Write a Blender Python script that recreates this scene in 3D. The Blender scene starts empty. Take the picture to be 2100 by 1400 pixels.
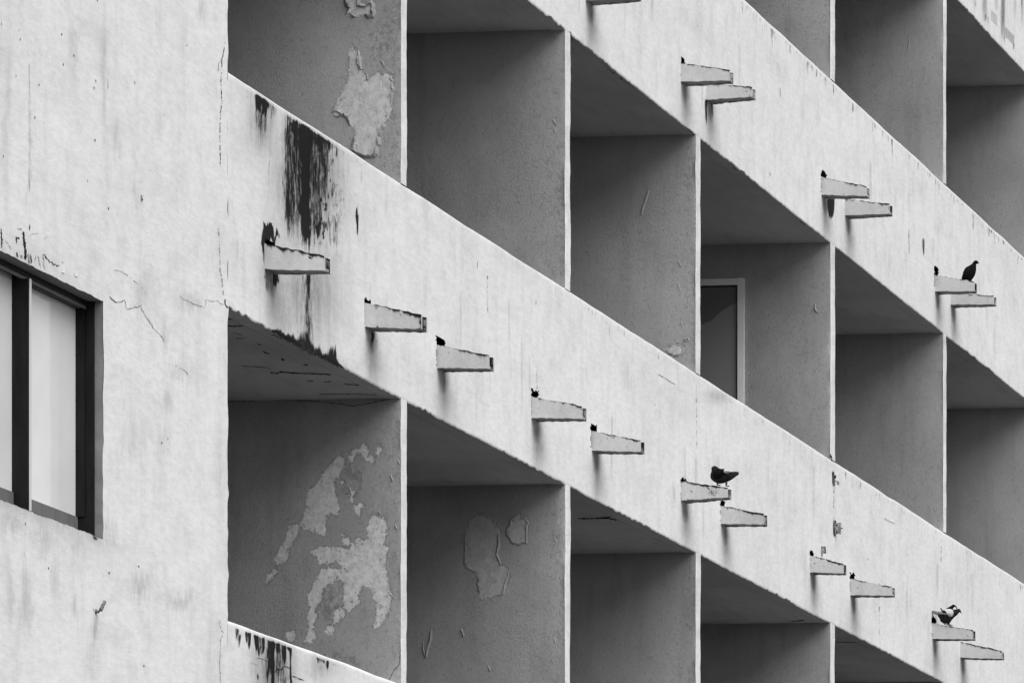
import bpy, math, random
import numpy as np
from mathutils import Matrix, Vector

# ------------------------------------------------------------------ camera, world, sun, exposure
S = bpy.context.scene
COL = S.collection
F_PX, P_X, HOR, VAN = 13500.0, 2800.0, 2741.0, 4507.0   # focal length, principal column, horizon row, vanishing column (2100 x 1400 photo)
CAM_Z = 1.6
PHI = math.atan((VAN - P_X) / F_PX)
CP, SP = math.cos(PHI), math.sin(PHI)
cam_d = bpy.data.cameras.new('camera')
cam = bpy.data.objects.new('camera', cam_d); COL.objects.link(cam)
cam.location = (0, 0, CAM_Z)
cam.rotation_euler = (math.radians(90), 0, PHI - math.radians(90))
cam_d.sensor_fit = 'HORIZONTAL'; cam_d.sensor_width = 36.0
cam_d.lens = 36.0 * F_PX / 2100.0
cam_d.shift_x = (1050.0 - P_X) / 2100.0
cam_d.shift_y = (HOR - 700.0) / 2100.0
cam_d.clip_start = 0.5; cam_d.clip_end = 3000
S.camera = cam

SUN_EL, SUN_AZ = math.radians(52), math.radians(-132)     # sun stands in front of the facade, a little behind the viewer
w = bpy.data.worlds.new('World'); S.world = w; w.use_nodes = True
nt = w.node_tree; nt.nodes.clear()
sky = nt.nodes.new('ShaderNodeTexSky'); sky.sky_type = 'NISHITA'; sky.sun_disc = False
sky.sun_elevation = SUN_EL; sky.sun_rotation = math.radians(90) - SUN_AZ
sky.air_density = 1.0; sky.dust_density = 1.0; sky.ozone_density = 1.0
bw = nt.nodes.new('ShaderNodeRGBToBW'); bg = nt.nodes.new('ShaderNodeBackground'); wo = nt.nodes.new('ShaderNodeOutputWorld')
bg.inputs['Strength'].default_value = 0.09
nt.links.new(sky.outputs[0], bw.inputs[0]); nt.links.new(bw.outputs[0], bg.inputs['Color']); nt.links.new(bg.outputs[0], wo.inputs['Surface'])
sd = bpy.data.lights.new('sun', 'SUN'); sd.energy = 2.15; sd.angle = math.radians(60); sd.color = (1, 1, 1)
so = bpy.data.objects.new('sun', sd); COL.objects.link(so)
to_sun = Vector((math.cos(SUN_EL) * math.cos(SUN_AZ), math.cos(SUN_EL) * math.sin(SUN_AZ), math.sin(SUN_EL)))
so.rotation_euler = to_sun.to_track_quat('Z', 'Y').to_euler(); so.location = (20, -20, 30)
S.view_settings.view_transform = 'Standard'; S.view_settings.look = 'None'
S.view_settings.exposure = 0.69; S.view_settings.gamma = 1.0
S.cycles.max_bounces = 8; S.cycles.diffuse_bounces = 5

# ------------------------------------------------------------------ measuring: photo pixel -> metres on a known plane of the building
D = 10.71                                                # the facade plane is y = D
def ray(x, y):
    x = np.asarray(x, float); y = np.asarray(y, float)
    u = (x - P_X) / F_PX; v = (HOR - y) / F_PX
    return CP + SP * u, SP - CP * u, v + 0 * u
def on_front(x, y, Y=D):
    a, b, c = ray(x, y); t = Y / b
    return a * t, CAM_Z + c * t
def on_side(x, y, X):
    a, b, c = ray(x, y); t = X / a
    return b * t, CAM_Z + c * t
def on_level(x, y, Z):
    a, b, c = ray(x, y); t = (Z - CAM_Z) / c
    return a * t, b * t
def pix(X, Y, Z):
    zc = X * CP + Y * SP; xc = X * SP - Y * CP
    return P_X + F_PX * xc / zc, HOR - F_PX * (Z - CAM_Z) / zc
def fx(x): return float(on_front(x, 0)[0])

X0 = fx(467)
TOPS = [2.53, 5.53, 8.53, 11.53, 14.53, 17.53]
BAND_H = 1.293
THICK = 0.10
CAPS = [(822.5, 835), (1159, 1169.8), (1427, 1437), (1703, 1712.6), (1934.5, 1940.5)]
CAPX = [(fx(a), fx(b)) for a, b in CAPS]
while CAPX[-1][1] < 70: CAPX.append((CAPX[-1][0] + 4.6, CAPX[-1][0] + 4.76))
X_END = CAPX[-1][1]
BACK = D + 2.0

# ------------------------------------------------------------------ numeric helpers
def hash2(i, j, s):
    n = (i.astype(np.int64) * 374761393 + j.astype(np.int64) * 668265263 + s * 1442695041) & 0x7fffffff
    n = ((n ^ (n >> 13)) * 1274126177) & 0x7fffffff
    return ((n ^ (n >> 16)) & 0xffff) / 65535.0
def vn(x, y, s=0):
    x = np.asarray(x, float); y = np.asarray(y, float) + 0 * x
    i = np.floor(x); j = np.floor(y); u = x - i; v = y - j
    u = u * u * (3 - 2 * u); v = v * v * (3 - 2 * v)
    a = hash2(i, j, s); b = hash2(i + 1, j, s); c = hash2(i, j + 1, s); d = hash2(i + 1, j + 1, s)
    return (a * (1 - u) + b * u) * (1 - v) + (c * (1 - u) + d * u) * v
def fbm(x, y, s=0, o=3):
    r = 0; a = 0.5; t = 0
    for k in range(o):
        r = r + a * vn(x * 2 ** k, y * 2 ** k, s + k * 17); t += a; a *= .5
    return r / t
def ss(a, b, x):
    t = np.clip((x - a) / (b - a), 0, 1); return t * t * (3 - 2 * t)

def dy(X, Z):
    """how far the hand-trowelled plaster of the facade lies off its true plane"""
    return (fbm(X * 1.1, Z * 1.8, 21, 3) - .5) * .011
class MB:
    NAMES = ('stain', 'grime', 'peel')
    def __init__(s): s.v = []; s.f = []; s.m = []; s.n = 0; s.at = {k: [] for k in s.NAMES}
    def add(s, verts, faces, mat=0, **at):
        verts = np.asarray(verts, float).reshape(-1, 3); n = len(verts)
        s.v.append(verts); s.f.append((np.asarray(faces, np.int64) + s.n, mat)); s.n += n
        for k in s.NAMES:
            d = -1.0 if k == 'peel' else 0.0
            a = at.get(k, None)
            s.at[k].append(np.full(n, d) if a is None else np.broadcast_to(np.asarray(a, float).ravel(), (n,)))
    def grid(s, P, mat=0, keep=None, flip=False, **at):
        r, c = P.shape[:2]
        idx = np.arange(r * c).reshape(r, c)
        q = np.stack([idx[:-1, :-1], idx[:-1, 1:], idx[1:, 1:], idx[1:, :-1]], -1)
        if keep is not None: q = q[keep]
        q = q.reshape(-1, 4)
        if flip: q = q[:, ::-1]
        s.add(P.reshape(-1, 3), q, mat, **{k: a for k, a in at.items()})
    def box(s, x0, x1, y0, y1, z0, z1, mat=0, **at):
        v = [(x, y, z) for x in (x0, x1) for y in (y0, y1) for z in (z0, z1)]
        s.add(v, [(0, 1, 3, 2), (4, 6, 7, 5), (0, 4, 5, 1), (2, 3, 7, 6), (0, 2, 6, 4), (1, 5, 7, 3)], mat, **at)
    def poly(s, pts, mat=0, **at):
        n = len(pts); c = np.mean(np.asarray(pts, float), 0)
        s.add(list(pts) + [c], [(i, (i + 1) % n, n) for i in range(n)], mat, **at)
    def ribbon(s, pts, wid, fn, mat=0, seed=1, jit=0.5, step=2.5, gap=0.0):
        """a ragged narrow crack drawn through photo points; fn puts a pixel on the surface"""
        rnd = random.Random(seed); P = []
        for (a, b), (c, d) in zip(pts[:-1], pts[1:]):
            L = math.hypot(c - a, d - b); k = max(1, int(L / step))
            for i in range(k): P.append((a + (c - a) * i / k, b + (d - b) * i / k))
        P.append(pts[-1])
        P = [(x + rnd.uniform(-jit, jit), y + rnd.uniform(-jit, jit)) for x, y in P]
        A = []; B = []; n = len(P)
        for i, (x, y) in enumerate(P):
            q = P[min(i + 1, n - 1)]; p = P[max(i - 1, 0)]
            tx, ty = q[0] - p[0], q[1] - p[1]; l = math.hypot(tx, ty) or 1
            h = wid * .5 * rnd.uniform(.35, 1.25) * (0.35 if i in (0, n - 1) else 1)
            A.append((x - ty / l * h, y + tx / l * h)); B.append((x + ty / l * h, y - tx / l * h))
        V = [fn(x, y) for x, y in A] + [fn(x, y) for x, y in B]
        s.add(V, [(i, i + 1, n + i + 1, n + i) for i in range(n - 1) if not (gap and rnd.random() < gap)], mat)
    def tube(s, pts, rad, mat=0, seg=8):
        pts = [Vector(p) for p in pts]; n = len(pts); V = []
        rad = rad if hasattr(rad, '__len__') else [rad] * n
        for i, p in enumerate(pts):
            t = (pts[min(i + 1, n - 1)] - pts[max(i - 1, 0)]).normalized()
            a = t.orthogonal().normalized(); b = t.cross(a)
            for k in range(seg):
                an = 2 * math.pi * k / seg
                V.append(p + (a * math.cos(an) + b * math.sin(an)) * rad[i])
        F = [(i * seg + k, i * seg + (k + 1) % seg, (i + 1) * seg + (k + 1) % seg, (i + 1) * seg + k) for i in range(n - 1) for k in range(seg)]
        s.add(V, F, mat)
        V0 = len(V)
        s.add([V[k] for k in range(seg)], [tuple(range(seg))[:4], (0, 3, 4, 5), (0, 5, 6, 7)] if seg == 8 else [(0, 1, 2, 3)], mat)
        s.add([V[V0 - seg + k] for k in range(seg)], [tuple(range(seg))[:4], (0, 3, 4, 5), (0, 5, 6, 7)] if seg == 8 else [(0, 1, 2, 3)], mat)
    def build(s, name, mats, parent=None, smooth=False):
        me = bpy.data.meshes.new(name)
        V = np.concatenate(s.v)
        nl = sum(f.size for f, _ in s.f); npoly = sum(len(f) for f, _ in s.f)
        me.vertices.add(len(V)); me.vertices.foreach_set('co', V.astype(np.float32).ravel())
        me.loops.add(nl); me.polygons.add(npoly)
        me.loops.foreach_set('vertex_index', np.concatenate([f.ravel() for f, _ in s.f]).astype(np.int32))
        tot = np.concatenate([np.full(len(f), f.shape[1]) for f, _ in s.f]); st = np.concatenate([[0], np.cumsum(tot)[:-1]])
        me.polygons.foreach_set('loop_start', st.astype(np.int32)); me.polygons.foreach_set('loop_total', tot.astype(np.int32))
        for m in mats: me.materials.append(m)
        me.polygons.foreach_set('material_index', np.concatenate([np.full(len(f), m) for f, m in s.f]).astype(np.int32))
        me.polygons.foreach_set('use_smooth', np.full(npoly, bool(smooth)))
        for k in s.NAMES:
            a = me.attributes.new(k, 'FLOAT', 'POINT'); a.data.foreach_set('value', np.concatenate(s.at[k]).astype(np.float32))
        me.update(calc_edges=True); me.validate()
        o = bpy.data.objects.new(name, me); COL.objects.link(o)
        if parent is not None:
            o.parent = parent
            m = Matrix.Identity(4); p = parent
            while p is not None: m = m @ Matrix.Translation(-p.location); p = p.parent if p.type == 'EMPTY' else None
            o.matrix_parent_inverse = m if parent.type == 'EMPTY' else Matrix.Identity(4)
        return o
def empty(name, loc, label, cat, group=None):
    o = bpy.data.objects.new(name, None); COL.objects.link(o); o.location = loc; o.empty_display_size = .2
    o['label'] = label; o['category'] = cat
    if group: o['group'] = group
    return o

# ------------------------------------------------------------------ materials
class NT:
    def __init__(s, name):
        s.m = bpy.data.materials.new(name); s.m.use_nodes = True; s.t = s.m.node_tree
        s.b = s.t.nodes['Principled BSDF']; s.pos = s.n('ShaderNodeNewGeometry').outputs['Position']
    def n(s, k, **kw):
        o = s.t.nodes.new(k)
        for a, b in kw.items(): setattr(o, a, b)
        return o
    def L(s, a, b): s.t.links.new(a, b)
    def put(s, sock, v):
        if isinstance(v, (int, float)): sock.default_value = v
        else: s.L(v, sock)
    def math(s, op, a, b=0.0, c=0.0, clamp=False):
        o = s.n('ShaderNodeMath', operation=op, use_clamp=clamp)
        for i, v in enumerate((a, b, c)): s.put(o.inputs[i], v)
        return o.outputs[0]
    def scaled(s, sx, sy, sz):
        o = s.n('ShaderNodeVectorMath', operation='MULTIPLY'); s.L(s.pos, o.inputs[0]); o.inputs[1].default_value = (sx, sy, sz)
        return o.outputs[0]
    def noise(s, sx, sy, sz, detail=3, rough=.55, dist=0.0):
        o = s.n('ShaderNodeTexNoise'); s.L(s.scaled(sx, sy, sz), o.inputs['Vector'])
        o.inputs['Scale'].default_value = 1.0; o.inputs['Detail'].default_value = detail
        o.inputs['Roughness'].default_value = rough; o.inputs['Distortion'].default_value = dist
        return o.outputs['Fac']
    def step(s, x, a, b, lo=0.0, hi=1.0):
        o = s.n('ShaderNodeMapRange', interpolation_type='SMOOTHSTEP'); s.put(o.inputs[0], x)
        o.inputs[1].default_value = a; o.inputs[2].default_value = b; o.inputs[3].default_value = lo; o.inputs[4].default_value = hi
        return o.outputs[0]
    def attr(s, name):
        o = s.n('ShaderNodeAttribute'); o.attribute_name = name; return o.outputs['Fac']
    def mix(s, f, a, b):      # scalar mix
        o = s.n('ShaderNodeMix', data_type='FLOAT'); s.put(o.inputs[0], f); s.put(o.inputs[2], a); s.put(o.inputs[3], b); return o.outputs[0]
    def bump(s, h, strength, dist, prev=None):
        o = s.n('ShaderNodeBump'); o.inputs['Strength'].default_value = strength; o.inputs['Distance'].default_value = dist
        s.put(o.inputs['Height'], h)
        if prev is not None: s.L(prev, o.inputs['Normal'])
        return o.outputs[0]
    def done(s, col, rough=.85, normal=None, spec=.25):
        if isinstance(col, (int, float)): s.b.inputs['Base Color'].default_value = (col, col, col, 1)
        else: s.L(col, s.b.inputs['Base Color'])
        s.put(s.b.inputs['Roughness'], rough); s.b.inputs['Specular IOR Level'].default_value = spec
        if normal is not None: s.L(normal, s.b.inputs['Normal'])
        return s.m

def facade_paint(name, base=.80):
    t = NT(name)
    big = t.noise(.5, .5, 1.0, 4, .6); cloud = t.noise(1.3, 1.3, 4.2, 5, .62, .5); mid = t.noise(4.0, 4, 3.2, 4, .62, .4); streak = t.noise(7, 6, 1.3, 4, .62); fine = t.noise(12, 40, 44, 3, .65)
    c = t.math('MULTIPLY', base, t.step(big, .3, .75, 1.02, .95))
    c = t.math('MULTIPLY', c, t.step(cloud, .44, .80, 1.01, .91))
    c = t.math('MULTIPLY', c, t.step(mid, .42, .80, 1.01, .90))
    c = t.math('MULTIPLY', c, t.step(streak, .48, .80, 1.01, .91))
    c = t.math('MULTIPLY', c, t.step(fine, .28, .78, 1.045, .91))
    sp = t.noise(5.5, 8, 10, 4, .74)                                        # chips and small runs of dirt
    c = t.math('MULTIPLY', c, t.step(sp, .70, .75, 1.0, .50))
    sn = t.math('ADD', t.math('MULTIPLY', t.noise(13, 12, 1.9, 5, .70), .52), t.math('MULTIPLY', t.noise(48, 50, 16, 4, .72), .48))
    g = t.attr('grime'); gm = t.math('MULTIPLY', g, t.step(sn, .25, .70, .45, 1.25), clamp=True)
    c = t.math('MULTIPLY', c, t.math('SUBTRACT', 1.0, t.math('MULTIPLY', gm, .84)))
    e = t.attr('stain'); v = t.math('ADD', e, t.math('MULTIPLY', t.math('SUBTRACT', sn, .5), 2.6))
    mk = t.math('MULTIPLY', t.step(v, .30, .84), t.step(e, .01, .12))
    c = t.mix(t.math('MULTIPLY', mk, .985), c, .010)
    n = t.bump(t.noise(5, 12, 9, 4, .6), .09, .014); n = t.bump(t.noise(70, 90, 90, 3, .6), .35, .004, n)
    return t.done(c, .9, n, .1)

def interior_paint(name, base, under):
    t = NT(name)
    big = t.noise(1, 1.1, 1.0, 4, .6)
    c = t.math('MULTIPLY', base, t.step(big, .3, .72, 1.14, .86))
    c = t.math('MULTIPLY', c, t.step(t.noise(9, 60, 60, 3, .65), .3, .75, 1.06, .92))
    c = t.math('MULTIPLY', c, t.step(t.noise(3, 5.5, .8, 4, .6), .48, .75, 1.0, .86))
    p = t.math('ADD', t.math('SUBTRACT', t.attr('peel'), t.math('MULTIPLY', t.step(t.noise(40, 42, 36, 4, .7), .60, .64), .036)), t.math('MULTIPLY', t.math('SUBTRACT', t.noise(36, 46, 46, 6, .78), .5), .088)); p = t.math('ADD', p, .006)
    mk = t.step(p, -.002, .002)
    u = t.math('MULTIPLY', under, t.step(t.noise(20, 26, 26, 5, .75), .3, .7, 1.16, .80))
    c = t.mix(mk, c, u)
    e = t.attr('stain'); v = t.math('ADD', e, t.math('MULTIPLY', t.math('SUBTRACT', t.noise(25, 22, 22, 4, .7), .5), 1.6))
    c = t.mix(t.math('MULTIPLY', t.step(v, .45, .7), t.step(e, .01, .1)), c, .02)
    edge = t.math('MULTIPLY', t.step(p, -.004, .004), -1.0)
    coat = t.step(t.noise(1, 1.7, 1.3, 3, .6), .35, .65, .35, 1.0)
    stucco = t.math('MULTIPLY', t.noise(60, 95, 70, 4, .65), coat)
    fl = t.attr('grime')
    flakes = t.step(t.math('ADD', t.noise(20, 38, 30, 5, .75), t.math('MULTIPLY', fl, .10)), .60, .63)
    c = t.math('MULTIPLY', c, t.mix(t.math('MULTIPLY', flakes, fl), 1.0, t.step(t.noise(9, 20, 18, 3, .6), .4, .6, .72, 1.22)))
    n = t.bump(stucco, .62, .009); n = t.bump(flakes, .6, .004, n); n = t.bump(edge, .8, .006, n)
    return t.done(c, .85, n, .15)

M_FAC = facade_paint('weathered_white_paint', .80)
M_SPOUT = facade_paint('dull_spout_paint', .56)
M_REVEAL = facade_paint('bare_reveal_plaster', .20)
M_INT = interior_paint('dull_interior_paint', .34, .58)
t = NT('ceiling_paint')
c = t.math('MULTIPLY', .58, t.step(t.noise(.9, 1.6, 1, 4, .6), .3, .75, 1.10, .84))
c = t.math('MULTIPLY', c, t.step(t.noise(2, 14, 1, 4, .65), .5, .8, 1.0, .82))
M_CEIL = t.done(c, .9, t.bump(t.noise(40, 40, 40, 3, .6), .3, .006), .1)
t = NT('bounce_cut_paint'); M_DIM = t.done(t.step(t.noise(1, 1, 1, 4), .3, .7, .08, .11), .9, None, .1)  # unseen inner faces, coloured dark to cut bounced light
t = NT('crack_shadow_dirt'); M_CRACK = t.done(t.step(t.noise(30, 30, 30, 3), .3, .7, .012, .05), 1.0, None, 0)
t = NT('soft_grey_crack'); M_CRACK2 = t.done(t.step(t.noise(14, 14, 14, 3), .35, .65, .20, .50), 1.0, None, 0)
t = NT('fresh_white_patch'); M_WHITE = t.done(.86, .7, None, .2)
t = NT('dark_bronze_aluminium'); M_FRAME = t.done(t.step(t.noise(20, 20, 4, 3), .3, .7, .008, .014), .5, None, .12)
t = NT('grey_rail_aluminium'); M_RAIL = t.done(t.step(t.noise(20, 20, 4, 3), .3, .7, .13, .17), .5, None, .3)
t = NT('bright_aluminium_or_sheen'); M_ALU = t.done(.62, .4, None, .5); 
t = NT('glazing_before_pale_blind')
g = t.math('MULTIPLY', .86, t.step(t.noise(1.0, 1, 1.2, 3, .6), .35, .75, 1.0, .86)); M_GLASS = t.done(g, .08, None, .5)
t = NT('white_door_paint'); M_DOORF = t.done(t.step(t.noise(9, 9, 5, 3), .3, .7, .82, .74), .6, None, .3)
t = NT('door_leaf_shade_split')
pz = t.attr('peel'); mk = t.step(t.math('ADD', pz, t.math('MULTIPLY', t.math('SUBTRACT', t.noise(20, 20, 20, 4, .7), .5), .04)), -.002, .002)  # diagonal split of light and shade painted onto the leaf as two tones
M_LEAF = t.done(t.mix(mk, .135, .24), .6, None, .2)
t = NT('asphalt'); M_GROUND = t.done(t.step(t.noise(.4, .4, .4, 6, .6), .3, .7, .06, .10), .95, t.bump(t.noise(20, 20, 20, 4), .4, .02))
t = NT('rusty_steel'); M_RUST = t.done(t.step(t.noise(60, 60, 60, 4, .7), .38, .6, .03, .32), .8, t.bump(t.noise(90, 90, 90, 3), .8, .006), .2)
t = NT('grey_galvanised_steel'); M_STEEL = t.done(t.step(t.noise(40, 40, 40, 3), .35, .65, .18, .42), .55, None, .4)
def feather(name, a, b, sc=60):
    t = NT(name); return t.done(t.step(t.noise(sc, sc, sc, 4, .65), .3, .7, a, b), .9, t.bump(t.noise(120, 160, 160, 2), .4, .003), .04)
M_BLACKF = feather('black_feathers', .005, .010); M_DARKF = feather('slate_feathers', .011, .030); M_PALEF = feather('pale_grey_feathers', .40, .62)
M_WHITEF = feather('white_rump_feathers', .5, .75); M_BEAK = feather('beak_horn', .03, .05); M_LEG = feather('leg_skin', .05, .08)

# ------------------------------------------------------------------ setting
g = MB(); g.add([(-1500, -1500, 0), (1500, -1500, 0), (1500, 1500, 0), (-1500, 1500, 0)], [(0, 1, 2, 3)])
go = g.build('ground', [M_GROUND]); go['kind'] = 'structure'; go['label'] = 'grey asphalt ground in front of the building'

BLD = empty('apartment_building', ((X0 + X_END) / 2, D, 0), 'weathered white apartment building with deep balconies, stained parapets and rows of concrete spouts', 'building')

# ------------------------------------------------------------------ water spouts: near cheek corners in the photo (root top, root bottom, tip top, tip bottom), drain hole box
SPOUTS = [
 # xl, yt, yb, xr, yrt, yrb, far end x, hole(x0,y0,x1) or None, dirt
 (542, 497, 551, 665, 524, 555, 672, (543, 489, 566), .9),
 (748, 617, 669, 864, 645, 675, 873, (747.5, 609, 761), .7),
 (896, 705, 753, 1002, 728, 756, 1013, (894.5, 687, 912), .3),
 (1090, 811, 856, 1193, 832, 858, 1201, (1089.5, 795, 1105), .3),
 (1213, 881, 923, 1313, 903, 926, 1321, (1211, 867, 1224), .5),
 (1396, 985, 1026, 1492, 999, 1019, 1500, (1396, 977, 1410), .8),
 (1478, 1034, 1073, 1566, 1053, 1075, 1574, (1478, 1026, 1487), .6),
 (1661, 1136, 1172, 1729, 1155, 1175, 1737, (1661, 1128, 1670), .8),
 (1743, 1184, 1219, 1829, 1203, 1220.5, 1832, (1742.5, 1172, 1752), .4),
 (1912, 1276, 1308, 1995, 1291, 1310, 1999, (1911, 1262, 1920), .4),
 (1968.5, 1313, 1347, 2054, 1333, 1350, 2058, None, .5),
 (1200, -43, 1, 1306, -24, -4, 1312, None, .3),
 (1396, 128, 168, 1496, 143, 165, 1503, (1397, 116, 1405), .4),
 (1447, 171, 205, 1542, 178, 199, 1549, None, .4),
 (1684, 361, 399, 1777, 382, 402, 1783, (1683, 346, 1695), .4),
 (1733, 407, 442, 1824, 418, 438, 1831, None, .4),
 (1917, 562, 597, 1998, 577, 597, 2004, (1916, 544, 1925), .4),
 (1949, 600, 624, 2038, 606, 624, 2043, None, .4),
]
def spout(k, xl, yt, yb, xr, yrt, yrb, xe, hole, dirt):
    Xn = float(on_front(xl, yb)[0])
    z_t = float(on_front(xl, yt)[1]); z_b = float(on_front(xl, yb)[1])
    Yt, zt_t = [float(q) for q in on_side(xr, yrt, Xn)]; _, zt_b = [float(q) for q in on_side(xr, yrb, Xn)]
    wr, wt = .20, .135; tc = .022
    root = BLD
    Yr = D + .03
    nu, nv = 28, 12
    u = np.linspace(0, 1, nu)[:, None]; v = np.linspace(0, 1, nv)[None, :]
    rnd = np.random.RandomState(40 + k)
    def sheet(xa_r, xa_t, out, mb, inner=False):
        Y = Yr + (Yt - Yr) * u + 0 * v
        zt = z_t + (zt_t - z_t) * u; zb = z_b + (zt_b - z_b) * u
        zt = zt + (vn(u * 14, 0 * u, 300 + k) - .5) * .008; zb = zb + (vn(u * 17, 0 * u, 340 + k) - .5) * .006
        Z = zb + (zt - zb) * v; X = xa_r + (xa_t - xa_r) * u + 0 * v
        edge = 1.25 * np.exp(-(1 - v) / .15) * (.5 + 1.2 * vn(u * 12, 0 * v, 7 + k)) * (.45 + .8 * u)
        bot = np.exp(-v / .06) * vn(u * 11, 0 * v, 90 + k) * .8 * u
        tip = ss(.93, 1.0, u) * vn(v * 5, 0 * u, 33 + k) * .8
        rt = np.exp(-u / .025) * (vn(v * 6, 0 * u, 55 + k) > .45) * .7
        st = np.clip(np.maximum.reduce([edge + 0 * u, bot + 0 * u, tip + 0 * v, rt + 0 * v]) * (.35 + .8 * dirt), 0, 1)
        st = np.maximum(st, (vn(u * 46, v * 15, 17 + k) > .93) * .9 * (.3 + dirt))
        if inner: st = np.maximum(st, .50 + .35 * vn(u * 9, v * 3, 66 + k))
        if k == 5 and not inner: st = np.maximum(st, .62 * np.exp(-(((u - .75) / .2) ** 2 + ((v - .42) / .3) ** 2)))
        if k == 7 and not inner: st = np.maximum(st, .62 * np.exp(-(((u - .75) / .16) ** 2 + ((v - .85) / .2) ** 2)))
        mb.grid(np.stack([X, Y, Z], -1), 0, stain=st, grime=np.full(st.shape, .09), flip=out)
        return Y, Z, X
    def plate(xa, xb, mb, far=False):                       # a cheek: two sheets and rims; xa/xb = (root, tip) positions of its two faces
        Y, Z, A = sheet(xa[0], xa[1], True, mb, far); _, _, B = sheet(xb[0], xb[1], False, mb, not far)
        for sl in ((slice(None), -1), (slice(None), 0), (-1, slice(None)), (0, slice(None))):
            P = np.stack([np.stack([A[sl], Y[sl], Z[sl]], -1), np.stack([B[sl], Y[sl], Z[sl]], -1)])
            mb.grid(P, 0, stain=np.full(P.shape[:2], .05 if sl[0] == -1 else .30 * dirt))
    m = MB(); plate((Xn, Xn), (Xn + tc, Xn + tc), m); sp = m.build('water_spout', [M_SPOUT], root)
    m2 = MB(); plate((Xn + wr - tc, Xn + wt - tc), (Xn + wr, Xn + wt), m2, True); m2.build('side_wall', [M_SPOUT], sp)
    f = MB(); fl = .022
    for zo, fp in ((0.004, True), (fl, False)):
        uu = np.linspace(0, 1, nu)
        Ya = Yr + (Yt + .004 - Yr) * uu; zb = z_b + (zt_b - z_b) * uu + zo
        P = np.stack([np.stack([np.full(nu, Xn + tc + .001), Ya, zb], -1), np.stack([Xn + wr + (wt - wr) * uu - tc - .001, Ya, zb], -1)])
        f.grid(P, 0, flip=fp, stain=np.full(P.shape[:2], .5 if zo > .01 else .08), grime=np.full(P.shape[:2], .55 if zo < .01 else .3))
    P = np.array([[[Xn + tc + .001, Yt + .004, zt_b + .004], [Xn + wt - tc - .001, Yt + .004, zt_b + .004]], [[Xn + tc + .001, Yt + .004, zt_b + fl], [Xn + wt - tc - .001, Yt + .004, zt_b + fl]]])
    f.grid(P, 0, stain=np.full((2, 2), .6))
    f.build('channel_floor', [M_SPOUT], sp)
    return sp
for k, a in enumerate(SPOUTS): spout(k, *a)

# ------------------------------------------------------------------ dirt fields, all in photo coordinates on the facade plane
def streak(x, y, xc, wd, y0, y1, s, taper=.3, soft=.35):
    if soft >= .5:                                          # a soft cloud of dirt
        return s * np.exp(-((x - xc) / (wd * .52)) ** 2 - ((y - (y0 + y1) / 2) / ((y1 - y0) * .42)) ** 2)
    hw = wd * .5 * (1 - taper * ss(y0, y1, y))
    a = 1 - ss(hw * (1 - soft) - 1, hw * (1 + soft) + 2.5, np.abs(x - xc))
    b = ss(y0 - 8, y0 + 4, y) * (1 - ss(y0 + (y1 - y0) * .62, y1 + 10, y))
    return a * b * s
def warp(px, py, k=1.0):
    return (px + (fbm(px * .05, py * .014, 3) - .5) * 16 * k + (vn(px * .45, py * .09, 4) - .5) * 3 * k,
            py + (fbm(px * .33, py * .01, 6, 2) - .5) * 46 * k)
def Z4(u, v): return 460 + u / 3.784, 130 + v / 3.784
def Z6(u, v): return 460 + u / 8.75, 1260 + v / 8.75
def edge_y(x, ztop):                                    # photo row of a level line of the facade at column x
    s = (VAN - x) / (VAN - 467.0) * 374.3
    return HOR - (ztop - CAM_Z) * s
STREAKS_A = []
for u0, u1, v0, v1, s, tp in [(228, 348, 130, 420, 1.3, .1), (235, 345, 390, 640, .55, .6), (350, 450, 285, 430, .50, .4), (485, 600, 395, 600, .62, .2), (535, 580, 430, 680, .95, .5),
        (592, 672, 440, 1560, 1.40, .0), (478, 605, 480, 1500, .76, .0), (480, 830, 480, 1500, .46, 0), (690, 850, 500, 800, .5, 0), (668, 840, 500, 720, .82, .1), (668, 810, 620, 1100, .78, .1), (740, 840, 640, 900, .45, .2),
        (670, 770, 900, 1480, .60, .1), (800, 890, 1190, 1440, .58, .0), (705, 750, 1230, 1380, .9, .3), (820, 880, 940, 1060, .6, .3), (1026, 1044, 1140, 1320, .85, .0),
        (1052, 1062, 740, 1000, .62, .2), (862, 885, 630, 720, .8, .7), (840, 1130, 610, 760, .32, .4), (120, 230, 130, 300, .40, .3), (340, 360, 560, 1200, .30, .2)]:
    x0, y0 = Z4(u0, v0); x1, y1 = Z4(u1, v1); STREAKS_A.append(((x0 + x1) / 2, x1 - x0, y0, y1, s, tp))
STREAKS_A += [(551, 26, 462, 500, 1.1, 0), (565, 20, 478, 499, .9, .6), (540, 8, 470, 560, .8, 0), (565, 8, 560, 600, .85, .3), (628, 10, 556, 600, .85, .5), (625, 24, 560, 720, .50, 0),
              (622, 46, 690, 760, .62, -.5), (600, 16, 690, 740, .55, 0), (680, 20, 722, 775, .8, 0), (668, 40, 718, 770, .45, 0), (637, 16, 640, 720, .5, 0), (763, 9, 684, 708, .95, .4), (772, 4, 686, 714, .6, .2),
              (547, 20, 560, 610, .5, .5)]
STREAKS_F = []
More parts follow.
